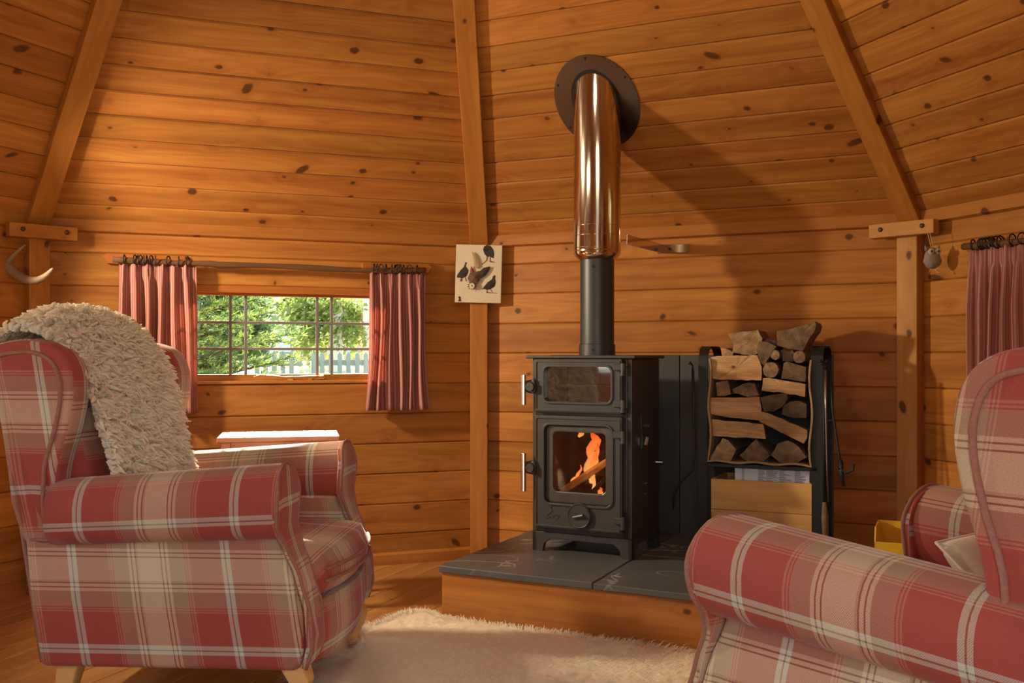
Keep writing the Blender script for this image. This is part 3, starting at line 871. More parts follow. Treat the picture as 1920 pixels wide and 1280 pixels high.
def door(name, z0, z1, gx0, gx1, gz0, gz1, gr):
    d = frame_plate(rounded(DX0, DX1, z0, z1, 0.006), rounded(gx0, gx1, gz0, gz1, gr), yf - 0.030, yf - 0.004).build(name, BLACK, stove, 0.003)
    # raised rims: round the door and round its glass
    frame_plate(rounded(DX0 + 0.006, DX1 - 0.006, z0 + 0.006, z1 - 0.006, 0.006), rounded(DX0 + 0.014, DX1 - 0.014, z0 + 0.014, z1 - 0.014, 0.006), yf - 0.034, yf - 0.028).build('door_rim', BLACK, d, 0.001)
    frame_plate(rounded(gx0 - 0.010, gx1 + 0.010, gz0 - 0.010, gz1 + 0.010, gr + 0.01), rounded(gx0, gx1, gz0, gz1, gr), yf - 0.037, yf - 0.028).build('glass_rim', BLACK, d, 0.002)
    return d
oven_door = door('oven_door', 0.606, 0.834, -0.158, 0.150, 0.652, 0.800, 0.022)
fire_door = door('fire_door', 0.108, 0.592, -0.158, 0.152, 0.218, 0.552, 0.028)
# stepped inner surround of the fire glass
frame_plate(rounded(-0.157, 0.151, 0.219, 0.551, 0.028), rounded(-0.123, 0.120, 0.268, 0.522, 0.020), yf - 0.020, yf - 0.008).build('glass_surround', plain('sooty_steel', (0.085, 0.075, 0.062), 0.38, 0.5, 0.4, 18), fire_door, 0.005)
MB().box(-0.135, 0.132, yf - 0.010, yf - 0.006, 0.255, 0.535).build('fire_glass', STOVE_GLASS, fire_door)
MB().box(-0.160, 0.152, yf - 0.016, yf - 0.012, 0.650, 0.802).build('oven_glass', OVEN_GLASS, oven_door)
# oven lining and shelf
mb = MB(); mb.box(-0.19, 0.18, hd2 - 0.05, hd2 - 0.03, 0.636, 0.80).box(-0.19, 0.18, -hd2 + 0.03, hd2 - 0.05, 0.637, 0.645)
mb.build('oven_lining', OVEN_STEEL, stove)
MB().box(-0.18, 0.17, -0.10, 0.10, 0.715, 0.721).build('oven_shelf', OVEN_STEEL, stove)
# firebox lining
mb = MB(); mb.box(-0.20, 0.19, hd2 - 0.045, hd2 - 0.022, 0.18, 0.585).box(-0.21, -0.188, -hd2 + 0.03, hd2 - 0.05, 0.18, 0.585).box(0.185, 0.208, -hd2 + 0.03, hd2 - 0.05, 0.18, 0.585)
mb.build('firebrick_lining', FIREBRICK, stove)
# hinges
for d, zz in ((oven_door, (0.800, 0.648)), (fire_door, (0.520, 0.165))):
    for z in zz:
        h = MB().box(0.165, 0.214, yf - 0.046, yf - 0.022, z - 0.014, z + 0.014).build('hinge', BLACK, d, 0.003)
        MB().tube([(0.206, yf - 0.038, z - 0.030), (0.206, yf - 0.038, z + 0.017)], 0.010, 12).build('hinge_pin', BLACK, h, smooth=False)
        MB().tube([(0.206, yf - 0.038, z - 0.035), (0.206, yf - 0.038, z - 0.024)], 0.013, 12).build('hinge_nut', BLACK, h)
# handles at the left edge
for d, z0, z1, zc in ((oven_door, 0.636, 0.766, 0.715), (fire_door, 0.262, 0.428, 0.365)):
    b = MB().prism([(-0.030, -0.026), (0.012, -0.032), (0.018, 0.0), (0.012, 0.032), (-0.030, 0.026)], yf - 0.046, yf - 0.020, 'Y').build('latch_plate', BLACK, d, 0.006, 3, matrix=Matrix.Translation((DX0 - 0.002, 0, zc)))
    MB().tube([(-0.004, yf - 0.062, 0), (-0.004, yf - 0.040, 0)], 0.019, 16).build('latch_hub', BLACK, b)
    MB().tube([(-0.03, yf - 0.055, 0), (-0.004, yf - 0.055, 0)], 0.008, 10).build('latch_arm', BLACK, b)
    MB().tube([(DX0 - 0.036, yf - 0.058, z0), (DX0 - 0.036, yf - 0.058, z1)], 0.0115, 14).build('handle', CHROME, d, 0.002)
# air wheel
Mw = Matrix.Translation((0.010, yf - 0.030, 0.172)) @ Matrix.Rotation(PI / 2, 4, 'X')
kn = MB().lathe([(0.054, 0), (0.054, 0.012), (0.050, 0.017), (0.046, 0.014), (0.012, 0.013)], 32).build('air_wheel', BLACK, fire_door, smooth=False, matrix=Mw)
smooth_by_angle(kn)
MB().tube([(-0.024, -0.006, 0.020), (0.024, 0.006, 0.024)], [0.006, 0.0075], 8).build('wheel_grip', BLACK, kn)
# small cast emblem at the lower left of the door
mb = MB()
yy = yf - 0.031
mb.tube([(-0.005, yy, 0.04), (-0.012, yy, 0.028), (-0.004, yy, 0.016), (-0.022, yy, 0.004), (-0.034, yy, -0.008)], 0.0022, 6)
mb.tube([(-0.022, yy, 0.004), (-0.002, yy, -0.004), (0.012, yy, 0.0), (0.024, yy, -0.004)], 0.002, 6)
mb.tube([(-0.002, yy, -0.004), (0.002, yy, -0.014), (0.012, yy, -0.018), (0.022, yy, -0.014), (0.026, yy, -0.002)], 0.002, 6)
mb.tube([(-0.030, yy, -0.016), (-0.014, yy, -0.010), (-0.004, yy, -0.018)], 0.002, 6)
mb.build('cast_emblem', BLACK, fire_door, matrix=Matrix.Translation((-0.115, 0, 0.168)))
# side control lever
xs_ = hw
out = [(-0.018, 0.075), (0.0, 0.085), (0.014, 0.07), (0.012, 0.03), (0.018, -0.01), (0.010, -0.075), (-0.012, -0.06), (-0.004, -0.01), (-0.016, 0.03)]
cp = MB().prism([(p, q) for p, q in out], xs_, xs_ + 0.006, 'X').build('lever_plate', BLACK, stove, 0.001, matrix=Matrix.Translation((0, -0.055, 0.515)))
MB().tube([(xs_ + 0.004, 0.01, 0.035), (xs_ + 0.034, 0.012, 0.035)], 0.008, 10).build('lever_pivot', BLACK, cp)
MB().tube([(xs_ + 0.012, 0.014, -0.045), (xs_ + 0.020, 0.014, -0.012)], 0.008, 10).build('lever_grip', CHROME, cp)
MB().tube([(hw, 0.12, 0.38), (hw + 0.03, 0.125, 0.38)], 0.003, 8).build('damper_rod', CHROME, stove)
for z in (0.255, 0.30): MB().tube([(hw - 0.001, -0.03 + z * 0.1, z), (hw + 0.004, -0.03 + z * 0.1, z)], 0.004, 8).build('side_screw', CHROME, stove)

# --- fire: logs, embers and flames inside the firebox
def M_st(x, y, z): return Matrix.Translation((st_c.x, st_c.y, HT)) @ Matrix.Rotation(ST_A, 4, 'Z') @ Matrix.Translation((x, y, z))
CHAR = plain('charred_log', (0.06, 0.04, 0.03), 0.9, 0, 0.6, 60, 1.0, 150)
def rough_log(n, r, ln, seed, split=False):
    rnd = random.Random(seed); mb = MB()
    v = []; nn = 10; segs = 7
    for i in range(segs):
        x = -ln / 2 + ln * i / (segs - 1)
        for j in range(nn):
            a = 2 * PI * j / nn
            rr = r * (1 + 0.16 * math.sin(3 * a + seed) + rnd.uniform(-0.06, 0.06))
            z = rr * math.sin(a); y = rr * math.cos(a)
            if split: z = max(z, -0.35 * r)
            v.append((x, y, z))
    f = grid_faces(segs, nn, True) + [tuple(range(nn - 1, -1, -1)), tuple((segs - 1) * nn + j for j in range(nn))]
    return mb.add(v, f)
lg = rough_log(0, 0.021, 0.25, 2, True).build('burning_log', plain('scorched_split_log', (0.42, 0.22, 0.10), 0.85, 0, 0.45, 30)); lg.matrix_world = M_st(-0.002, -0.105, 0.322) @ Matrix.Rotation(-0.60, 4, 'Y') @ Matrix.Rotation(0.15, 4, 'Z')
tag(lg, 'pale split log leaning diagonally in the fire', 'log', 'burning logs')
lg = rough_log(0, 0.026, 0.18, 5).build('burning_log', CHAR); lg.matrix_world = M_st(0.065, -0.075, 0.290) @ Matrix.Rotation(-0.75, 4, 'Y') @ Matrix.Rotation(0.2, 4, 'Z')
tag(lg, 'charred round log at the right of the fire', 'log', 'burning logs')
lg = rough_log(0, 0.024, 0.30, 8).build('burning_log', CHAR); lg.matrix_world = M_st(0.0, 0.02, 0.228) @ Matrix.Rotation(0.05, 4, 'Y')
tag(lg, 'charred log lying flat at the back of the fire', 'log', 'burning logs')
mb = MB()
for i in range(90):
    x = random.uniform(-0.15, 0.15); y = random.uniform(-0.10, 0.08); s = random.uniform(0.008, 0.018)
    z = 0.180 + s + random.uniform(0, 0.055) * (0.4 + 0.6 * (x + 0.15) / 0.3)
    Mx = Matrix.Translation((x, y, z)) @ Matrix.Rotation(random.uniform(0, 3), 4, 'Z') @ Matrix.Rotation(random.uniform(0, 3), 4, 'X')
    mb.box(-s, s, -s * 0.7, s * 0.7, -s * 0.6, s * 0.6, Mx)
em = mb.build('ember_bed', EMBER); em.matrix_world = M_st(0, 0, 0)
tag(em, 'glowing embers under the logs in the stove', 'embers', kind='stuff')
def flame(name, pts, rs, label, y=-0.07):
    mb = MB(); P_ = []; R_ = []
    n = 18
    for i in range(n):
        a = i / (n - 1) * (len(pts) - 1); k = min(int(a), len(pts) - 2); fr = a - k
        fr2 = fr * fr * (3 - 2 * fr)
        P_.append((pts[k][0] * (1 - fr2) + pts[k + 1][0] * fr2, y + 0.012 * math.sin(i), pts[k][1] * (1 - fr) + pts[k + 1][1] * fr))
        R_.append(rs[k] * (1 - fr) + rs[k + 1] * fr)
    mb.tube(P_, R_, 12, flat=1.0)
    o = mb.build(name, FLAME, smooth=True); o.matrix_world = M_st(0, 0, 0)
    return tag(o, label, 'flame', 'flames in the stove')
flame('flame', [(0.000, 0.295), (-0.012, 0.345), (0.004, 0.39), (-0.004, 0.43), (0.018, 0.475), (0.006, 0.512)], [0.010, 0.022, 0.027, 0.017, 0.024, 0.006], 'tall orange flame in the middle of the fire', -0.055)
flame('flame', [(0.022, 0.268), (0.030, 0.32), (0.018, 0.36), (0.038, 0.42), (0.050, 0.475)], [0.005, 0.010, 0.009, 0.012, 0.002], 'thin yellow flame in front of the leaning log', -0.095)
flame('flame', [(-0.085, 0.275), (-0.072, 0.305), (-0.048, 0.33), (-0.034, 0.375)], [0.006, 0.010, 0.008, 0.002], 'low flame at the left end of the leaning log', -0.085)
flame('flame', [(-0.062, 0.492), (-0.052, 0.505), (-0.046, 0.516)], [0.003, 0.010, 0.004], 'loose tip of flame near the top of the fire glass', -0.05)
flame('flame', [(0.060, 0.24), (0.062, 0.262), (0.066, 0.285)], [0.008, 0.010, 0.002], 'small flame licking below the charred log', -0.105)
flame('flame', [(0.112, 0.315), (0.108, 0.345), (0.098, 0.385)], [0.006, 0.011, 0.002], 'small flame at the right of the leaning log', -0.06)
add_light('fire_glow', 'POINT', M_st(0.02, -0.11, 0.42).translation, (0, 0, -1), 0.9, (1.0, 0.40, 0.10), shadow_soft_size=0.05)

# --- flue
fx, fy = st_c.x + 0.004, st_c.y + 0.01
z0 = HT + SH
flue = thing('flue_pipe', 'stove flue, matt black below and polished steel above', 'flue', (fx, fy, z0))
MB().lathe([(0.0795, 0.0), (0.0795, 0.048), (0.0755, 0.05)], 40).build('flue_collar', BLACK_PIPE, flue)
MB().lathe([(0.075, 0.045), (0.075, 0.47)], 40).build('black_pipe', BLACK_PIPE, flue)
RB = 1.497 - z0
up_ = MB().lathe([(0.082, RB - 0.022), (0.092, RB - 0.012), (0.1035, RB + 0.005), (0.1035, RB + 0.85)], 48).build('steel_pipe', STEEL, flue)
low = MB().lathe([(0.1045, RB + 0.012), (0.1045, RB + 0.018)], 48).build('steel_band', STEEL, flue)
for b0 in (0.028, 0.082, 0.125):
    mb = MB(); mb.ring((0, 0, RB + b0), 0.1035, 0.0016, 'Z', 48, 6); mb.build('pipe_seam', STEEL, flue, smooth=True)
for o_ in flue.children:
    if o_.name.startswith(('steel_pipe', 'black_pipe', 'flue_collar', 'steel_band')): smooth_by_angle(o_, 40)
for z in (0.024, RB - 0.055):
    MB().tube([(-0.025, -0.0705 - 0.009, z), (-0.025, -0.0705 - 0.001, z)], 0.005, 10).build('flue_screw', IRON, flue)
# flashing plate on the sloping ceiling
rm = roof_matrix(1)
loc = rm.inverted() @ Vector((fx, fy, 0))
# where the pipe axis meets the ceiling plane (local y = 0)
axis0 = rm.inverted() @ Vector((fx, fy, 1.5)); axis1 = rm.inverted() @ Vector((fx, fy, 3.0))
s_ = axis0.y / (axis0.y - axis1.y); hit = axis0 + (axis1 - axis0) * s_
fp = thing('flue_flashing', 'dark polished steel collar plate where the flue pierces the ceiling', 'flashing')
fp.matrix_world = rm @ Matrix.Translation((hit.x, 0, hit.z))
n = 56; out = []; inn = []
for i in range(n):
    a = 2 * PI * i / n
    out.append((0.192 * math.cos(a), 0.002 + 0.232 * math.sin(a))); inn.append((0.112 * math.cos(a), 0.004 + 0.162 * math.sin(a)))
frame_plate(out, inn, -0.004, 0.0).build('collar_plate', STEEL_DARK, fp)
frame_plate([(p * 1.1, q * 1.1) for p, q in inn], [(p * 0.85, q * 0.85) for p, q in inn], -0.0025, -0.0005).build('throat_shade', IRON, fp)  # dark plate standing in for the shade in the gap round the pipe
for i in range(6):
    a = 2 * PI * (i + 0.5) / 6
    MB().lathe([(0.006, 0), (0.005, 0.003), (0.001, 0.004)], 10).build('plate_bolt', IRON, fp, matrix=Matrix.Translation((0.178 * math.cos(a), -0.004, 0.002 + 0.216 * math.sin(a))) @ Matrix.Rotation(PI / 2, 4, 'X'))
# wall bracket beside the flue
fb = thing('flue_bracket', 'galvanised steel bracket holding the flue to the back wall', 'bracket')
tb = (Vector((fx, fy)) - P1).dot(u1)
db = (Vector((fx, fy)) - P1).dot(n1)
fb.matrix_world = wb @ Matrix.Translation((tb + 0.03, 0, 1.565))
MB().box(0.10, 0.25, -0.006, 0.0, -0.02, 0.02).build('wall_plate', STEEL, fb, 0.001)
MB().prism([(0.12, -0.006), (0.125, -0.006), (0.09, -db + 0.06), (0.085, -db + 0.06)], -0.02, 0.02, 'Z').build('bracket_arm', STEEL, fb, 0.001)
MB().prism([(0.118, -0.006), (0.126, -0.006), (0.09, -db + 0.06), (0.082, -db + 0.06)], 0.02, 0.024, 'Z').build('bracket_flange', STEEL, fb)
MB().tube([(0.16, -0.012, 0), (0.16, -0.005, 0)], 0.008, 6).build('bracket_bolt', IRON, fb)

# ------------------------------------------------------------------ log rack
RA = A1
r_org = P1 + u1 * 1.262 + n1 * 0.345
rack_M = Matrix.Translation((r_org.x, r_org.y, HT)) @ Matrix.Rotation(RA, 4, 'Z')
rack = thing('log_rack', 'black iron log rack with hessian sling standing on the hearth', 'log rack', (r_org.x, r_org.y, HT), RA)
RWID, RDEP, RTOP = 0.472, 0.31, 0.890
for x0, x1 in ((-0.022, 0.018), (RWID - 0.018, RWID + 0.032)):
    out_p = []; inn_p = []
    r = 0.08
    path = [(0.0, 0.0), (0.0, RTOP - r)] + [(r - r * math.cos(a), RTOP - r + r * math.sin(a)) for a in [PI / 2 * i / 6 for i in range(1, 7)]]
    path += [(RDEP - r + r * math.sin(a), RTOP - r + r * math.cos(a)) for a in [PI / 2 * i / 6 for i in range(0, 7)]] + [(RDEP, 0.0)]
    v = []; f = []
    th = 0.008
    m_ = len(path)
    cx_, cz_ = RDEP / 2, RTOP / 2
    for i, (y, z) in enumerate(path):
        py, pz = path[max(i - 1, 0)]; ny, nz_ = path[min(i + 1, m_ - 1)]
        d = Vector((ny - py, nz_ - pz)).normalized(); nn = Vector((d.y, -d.x))      # inward
        yi, zi = y + nn.x * th, z + nn.y * th
        v += [(x0, y, z), (x1, y, z), (x1, yi, zi), (x0, yi, zi)]
    for i in range(m_ - 1):
        for j in range(4):
            f.append((4 * i + j, 4 * i + (j + 1) % 4, 4 * i + 4 + (j + 1) % 4, 4 * i + 4 + j))
    f += [(3, 2, 1, 0), tuple(4 * (m_ - 1) + j for j in range(4))]
    MB().add(v, f).build('side_hoop', IRON, rack)
ZB = 0.385     # bottom of the sling above the slate
MB().box(-0.01, RWID + 0.01, 0.0, 0.02, ZB - 0.022, ZB - 0.006).build('cross_bar', IRON, rack, 0.002)
MB().box(-0.01, RWID + 0.01, RDEP - 0.02, RDEP, ZB - 0.022, ZB - 0.006).build('cross_bar', IRON, rack, 0.002)
MB().box(0.0, RWID, 0.0, RDEP, 0.04, 0.05).build('bottom_shelf', IRON, rack, 0.002)
MB().box(0.02, RWID - 0.0, RDEP - 0.012, RDEP - 0.004, 0.05, RTOP - 0.04).build('back_sheet', IRON, rack)
# hessian sling: a sagging U of cloth with rough edges
v = []; f = []
prof = []
x_l, x_r = 0.026, RWID - 0.012
for i in range(13): prof.append((x_l + 0.006 * math.sin(i * 0.9), RTOP - 0.055 - (RTOP - 0.055 - ZB) * i / 12))
for i in range(1, 14): prof.append((x_l + (x_r - x_l) * i / 13, ZB + 0.004 * math.sin(i * 1.3)))
for i in range(1, 13): prof.append((x_r - 0.006 * math.sin(i * 0.8), ZB + (RTOP - 0.06 - ZB) * i / 12))
sl = MB()
for i, (x, z) in enumerate(prof):
    a = Vector(prof[max(i - 1, 0)]); b = Vector(prof[min(i + 1, len(prof) - 1)])
    d = (b - a).normalized(); nn = Vector((-d.y, d.x)) * 0.008
    for (px, pz) in ((x, z), (x + nn.x, z + nn.y)):
        for yy in (-0.012 + random.uniform(-0.003, 0.003), 0.285):
            v.append((px, yy, pz))
for i in range(len(prof) - 1):
    a = 4 * i; b = 4 * (i + 1)
    f += [(a, a + 1, b + 1, b), (a + 2, b + 2, b + 3, a + 3), (a, b, b + 2, a + 2), (a + 1, a + 3, b + 3, b + 1)]
f += [(0, 2, 3, 1), (len(v) - 4, len(v) - 3, len(v) - 1, len(v) - 2)]
MB().add(v, f).build('hessian_sling', HESSIAN, rack)

Ri = rack_M.inverted()
# plane of the rack front: world point whose local y == 0 seen at a pixel of the photograph
def rack_pt(zx, zy):
    px = 1300 + zx * 0.3282; py = 580 + zy * 0.3282
    d = Vector(((px - 960) / F_PX, 1, (HOR - py) / F_PX))
    o_ = Vector((0, 0, CAM_H))
    lo = Ri @ o_; ld = Ri.to_3x3() @ d
    tt = (0.0 - lo.y) / ld.y
    p = lo + ld * tt
    return (p.x, p.z)

def end_grain(name, a, b):
    m, nt, p = new_mat(name)
    tc = nd(nt, 'ShaderNodeTexCoord'); oi = nd(nt, 'ShaderNodeObjectInfo')
    mp = nd(nt, 'ShaderNodeVectorMath', operation='MULTIPLY'); mp.inputs[1].default_value = (1, 0.2, 1)
    L(nt, tc.outputs['Object'], mp.inputs[0])
    ln = nd(nt, 'ShaderNodeVectorMath', operation='LENGTH'); L(nt, mp.outputs[0], ln.inputs[0])
    nz = nd(nt, 'ShaderNodeTexNoise', i_Scale=28.0, i_Detail=5.0); L(nt, tc.outputs['Object'], nz.inputs['Vector'])
    rg = math_n(nt, 'MULTIPLY_ADD', math_n(nt, 'SINE', math_n(nt, 'MULTIPLY_ADD', ln.outputs['Value'], 900.0, math_n(nt, 'MULTIPLY', nz.outputs[0], 9.0))), 0.22, 0.22)
    g = math_n(nt, 'ADD', rg, math_n(nt, 'MULTIPLY', math_n(nt, 'SUBTRACT', nz.outputs[0], 0.35), 1.7), clamp=True)
    c = mix_col(nt, g, a, b)
    hs = nd(nt, 'ShaderNodeHueSaturation'); L(nt, c, hs.inputs['Color']); L(nt, math_n(nt, 'MULTIPLY_ADD', oi.outputs['Random'], 0.75, 0.5), hs.inputs['Value'])
    L(nt, hs.outputs[0], p.inputs['Base Color']); p.inputs['Roughness'].default_value = 0.9
    bp = nd(nt, 'ShaderNodeBump', i_Strength=0.7, i_Distance=0.004); L(nt, nz.outputs[0], bp.inputs['Height']); L(nt, bp.outputs[0], p.inputs['Normal'])
    return m
END = end_grain('log_end', (0.42, 0.27, 0.13), (0.13, 0.065, 0.03))
ENDD = end_grain('log_end_dark', (0.24, 0.14, 0.07), (0.05, 0.028, 0.015))

def fire_log(poly, y0, y1, front, sidem, label, tilt=0.0):
    """one split log: the outline of its visible face carried back into the rack"""
    pts = [Vector(rack_pt(*p)) for p in poly]
    c = sum(pts, Vector((0, 0))) / len(pts)
    dense = []
    n = len(pts)
    for i in range(n):
        a = pts[i]; b = pts[(i + 1) % n]
        k = max(1, int((b - a).length / 0.02))
        for s in range(k):
            p = a + (b - a) * (s / k)
            if s: p = p + Vector((random.uniform(-1, 1), random.uniform(-1, 1))) * 0.0022
            dense.append(p - c)
    m = len(dense); v = []; f = []
    ys = [y0 + 0.004, y0 + 0.05 if y1 - y0 > 0.12 else (y0 + y1) / 2, y1]
    for yi, y in enumerate(ys):
        sc = (1.0, 1.0, 0.94)[yi]
        for p in dense:
            v.append((p.x * sc + random.uniform(-1, 1) * 0.0012, y + random.uniform(-0.003, 0.003) + tilt * p.x, p.y * sc + random.uniform(-1, 1) * 0.0012))
    for i in range(2):
        for j in range(m):
            f.append((i * m + j, i * m + (j + 1) % m, (i + 1) * m + (j + 1) % m, (i + 1) * m + j))
    # front face as a fan with a slightly raised centre
    v.append((0, y0, 0)); ci = len(v) - 1
    nfr = len(f)
    for j in range(m): f.append(((j + 1) % m, j, ci))
    f.append(tuple(2 * m + j for j in range(m)))
    o = MB().add(v, f).bm()
    me = bpy.data.meshes.new('firewood_log'); o.to_mesh(me); o.free()
    me.materials.append(sidem); me.materials.append(front)
    for pl in me.polygons:
        if len(pl.vertices) == 3: pl.material_index = 1
    ob = obj('firewood_log', me)
    ob.matrix_world = rack_M @ Matrix.Translation((c.x, 0, c.y))
    return tag(ob, label, 'log', 'firewood in the log rack')
def circ(cx, cy, r, n=12, e=1.0): return [(cx + r * e * math.cos(2 * PI * i / n), cy + r * math.sin(2 * PI * i / n)) for i in range(n)]
FW_, BK = W_FIREWOOD, BARK_LOG
logs = [
    ([(96, 862), (104, 830), (165, 735), (200, 750), (243, 800), (214, 864), (150, 870)], 0.0, 0.25, END, BK, 'wedge of firewood at the bottom left of the rack'),
    ([(262, 834), (355, 743), (438, 835), (400, 868), (345, 876), (300, 866)], 0.0, 0.25, ENDD, BK, 'dark triangular wedge of firewood, middle of the bottom row'),
    ([(443, 832), (482, 768), (540, 750), (600, 786), (648, 846), (600, 872), (545, 882), (490, 872)], 0.0, 0.25, END, BK, 'fan shaped wedge of firewood at the bottom right of the rack'),
    ([(86, 628), (396, 655), (410, 742), (90, 722)], 0.01, 0.12, FW_, BK, 'long split billet lying just above the bottom row, at the left'),
    ([(375, 640), (388, 584), (420, 590), (650, 690), (648, 735), (630, 768)], 0.0, 0.09, FW_, BK, 'pale billet sloping down to the right'),
    ([(86, 505), (375, 500), (385, 560), (380, 635), (230, 622), (86, 598)], 0.012, 0.12, FW_, BK, 'broad grey-brown billet in the middle of the left side'),
    ([(380, 505), (445, 488), (532, 478), (536, 510), (505, 558), (460, 580), (404, 584)], 0.0, 0.20, ENDD, BK, 'speckled chunk in the centre of the rack'),
    ([(500, 600), (510, 550), (550, 525), (600, 522), (640, 540), (640, 620), (570, 622)], 0.015, 0.22, ENDD, BK, 'mossy half-round log at the right, under the long billet'),
    ([(122, 418), (190, 406), (207, 484), (170, 496), (128, 494)], 0.02, 0.22, END, BK, 'small square-ended log at the left, under the big billet'),
    ([(214, 455), (300, 418), (345, 425), (366, 492), (300, 502), (222, 478)], 0.03, 0.22, ENDD, BK, 'dark gnarled log beside the small square-ended one'),
    ([(398, 392), (430, 390), (640, 428), (638, 500), (520, 478), (390, 462)], 0.0, 0.10, FW_, BK, 'long reddish billet at the right, above the speckled chunk'),
    ([(98, 275), (130, 265), (365, 262), (390, 330), (388, 405), (250, 402), (112, 395)], 0.0, 0.12, FW_, BK, 'largest pale billet, upper left of the rack'),
    ([(512, 305), (530, 297), (640, 330), (638, 412), (570, 405), (500, 396)], 0.01, 0.22, ENDD, BK, 'dark square log at the right edge, under the small round'),
    (circ(441, 345, 46), 0.0, 0.24, END, BK, 'large round log right of the biggest billet'),
    (circ(467, 260, 28, e=0.95), 0.0, 0.24, END, BK, 'round log tucked under the top right chunk'),
    (circ(605, 271, 36), -0.005, 0.24, END, BK, 'pale round log at the upper right corner'),
    ([(490, 232), (560, 232), (578, 262), (560, 298), (500, 294)], 0.04, 0.24, BK, BK, 'dark bark log between the two upper rounds'),
    ([(372, 182), (420, 186), (472, 212), (440, 262), (404, 326), (380, 300), (362, 235)], 0.0, 0.22, END, BK, 'narrow wedge standing between the two top chunks'),
    ([(140, 222), (170, 220), (216, 244), (205, 268), (150, 268)], 0.05, 0.24, FW_, BK, 'small piece of split wood behind the left chunk on top'),
    ([(186, 136), (300, 124), (360, 116), (386, 165), (366, 248), (330, 264), (215, 246), (222, 200)], 0.03, 0.24, END, BK, 'big chunk lying on top at the left'),
    ([(474, 122), (560, 108), (690, 68), (698, 84), (690, 120), (655, 170), (622, 236), (545, 226), (474, 206)], 0.02, 0.24, END, BK, 'big pointed chunk lying on top at the right'),
    ([(385, 175), (400, 165), (470, 175), (475, 205), (430, 196)], 0.08, 0.24, BK, BK, 'dark log showing behind the narrow wedge'),
]
for a in logs: fire_log(*a)

# crate of kindling with papers, below the sling
cr_M = rack_M @ Matrix.Translation((0, 0, 0.05))
crate = thing('wooden_crate', 'plain pine crate in the bottom of the log rack', 'crate'); crate.matrix_world = cr_M
cx0, cx1 = 0.035, RWID - 0.012; ch = 0.262; cw = (cx1 - cx0)
for i in range(2):
    hb = ch / 2
    MB().box(-cw / 2, cw / 2, -0.007, 0.007, -hb / 2 + 0.0008, hb / 2 - 0.0008).build('crate_board', W_CRATE, crate, 0.0015, matrix=Matrix.Translation(((cx0 + cx1) / 2, 0.004, hb * (i + 0.5))))
    MB().box(-cw / 2, cw / 2, -0.007, 0.007, -hb / 2 + 0.0008, hb / 2 - 0.0008).build('crate_board', W_CRATE, crate, 0.0015, matrix=Matrix.Translation(((cx0 + cx1) / 2, 0.270, hb * (i + 0.5))))
for x in (cx0 + 0.007, cx1 - 0.007):
    MB().box(-0.126, 0.126, -0.007, 0.007, 0, ch).build('crate_side', W_CRATE, crate, 0.0015, matrix=Matrix.Translation((x, 0.137, 0)) @ Matrix.Rotation(PI / 2, 4, 'Z'))
MB().box(cx0, cx1, 0.0, 0.27, 0.0, 0.012).build('crate_floor', W_CRATE, crate)
nw = thing('newspaper', 'folded white printed papers standing in the crate', 'newspaper'); nw.matrix_world = cr_M @ Matrix.Translation((0.13, 0.035, 0.02))
MB().box(0.0, 0.315, 0.0, 0.018, 0, 0.302).build('paper_sheets', PAPER, nw, 0.002)
mb = MB()
for cxx in (0.03, 0.10, 0.135, 0.19, 0.255):
    z = 0.298
    while z > 0.20:
        w_ = random.uniform(0.02, 0.055) if cxx not in (0.03,) else 0.012
        mb.box(cxx, min(cxx + w_, 0.312), -0.0006, -0.0002, z - 0.0022, z)
        z -= 0.0048
mb.build('print_lines', PRINT, nw)['kind'] = 'stuff'

# fire tools hung on the rack
def tool(label, pts, r, hook=True, extra=None, name='fire_poker', mat=IRON):
    t_ = thing(name, label, 'fire tool'); t_.matrix_world = rack_M
    MB().tube(pts, r, 8).build('shaft', mat, t_, smooth=True)
    top = Vector(pts[0])
    if hook:
        MB().tube([top + Vector((0, 0, 0)), top + Vector((0, 0, 0.014)), top + Vector((-0.010, -0.006, 0.030)), top + Vector((-0.012, -0.018, 0.022))], 0.004, 8).build('hook', IRON, t_, smooth=True)
    if extra: extra(t_)
    return t_
def tool_bracket(t_):
    MB().box(RWID + 0.03, RWID + 0.075, -0.004, 0.004, 0.575, 0.585).build('ring_bar', IRON, t_, 0.001)
STEEL_TOOL = plain('worn_steel', (0.30, 0.26, 0.22), 0.3, 1.0)
tool('thin steel poker hanging at the right side of the log rack', [(RWID + 0.044, -0.016, 0.79), (RWID + 0.046, -0.018, 0.62), (RWID + 0.050, -0.018, 0.40), (RWID + 0.055, -0.018, 0.24)], [0.007, 0.005, 0.004, 0.003], True, tool_bracket, mat=STEEL_TOOL)
def tongs_head(t_):
    b = Vector((RWID + 0.105, -0.02, 0.385))
    MB().tube([b + Vector((0, 0, 0.04)), b, b + Vector((0.022, -0.01, -0.02)), b + Vector((0.05, -0.01, -0.005)), b + Vector((0.052, -0.01, 0.02))], 0.005, 8).build('claw', IRON, t_, smooth=True)
    MB().tube([b + Vector((0, 0, 0.03)), b + Vector((0.004, 0, -0.03)), b + Vector((0.012, 0, -0.075))], [0.010, 0.009, 0.005], 8).build('claw', IRON, t_, smooth=True)
tool('black log tongs with a claw leaning at the right of the rack', [(RWID + 0.060, -0.002, 0.80), (RWID + 0.072, -0.01, 0.62), (RWID + 0.100, -0.02, 0.43), (RWID + 0.105, -0.02, 0.38)], [0.006, 0.005, 0.005, 0.009], True, tongs_head, name='log_tongs')
def brush_head(t_):
    MB().tube([(RWID + 0.040, -0.012, 0.24), (RWID + 0.042, -0.012, 0.18), (RWID + 0.046, -0.012, 0.04)], [0.008, 0.014, 0.012], 10).build('brush_head', BARK_LOG, t_, smooth=True)
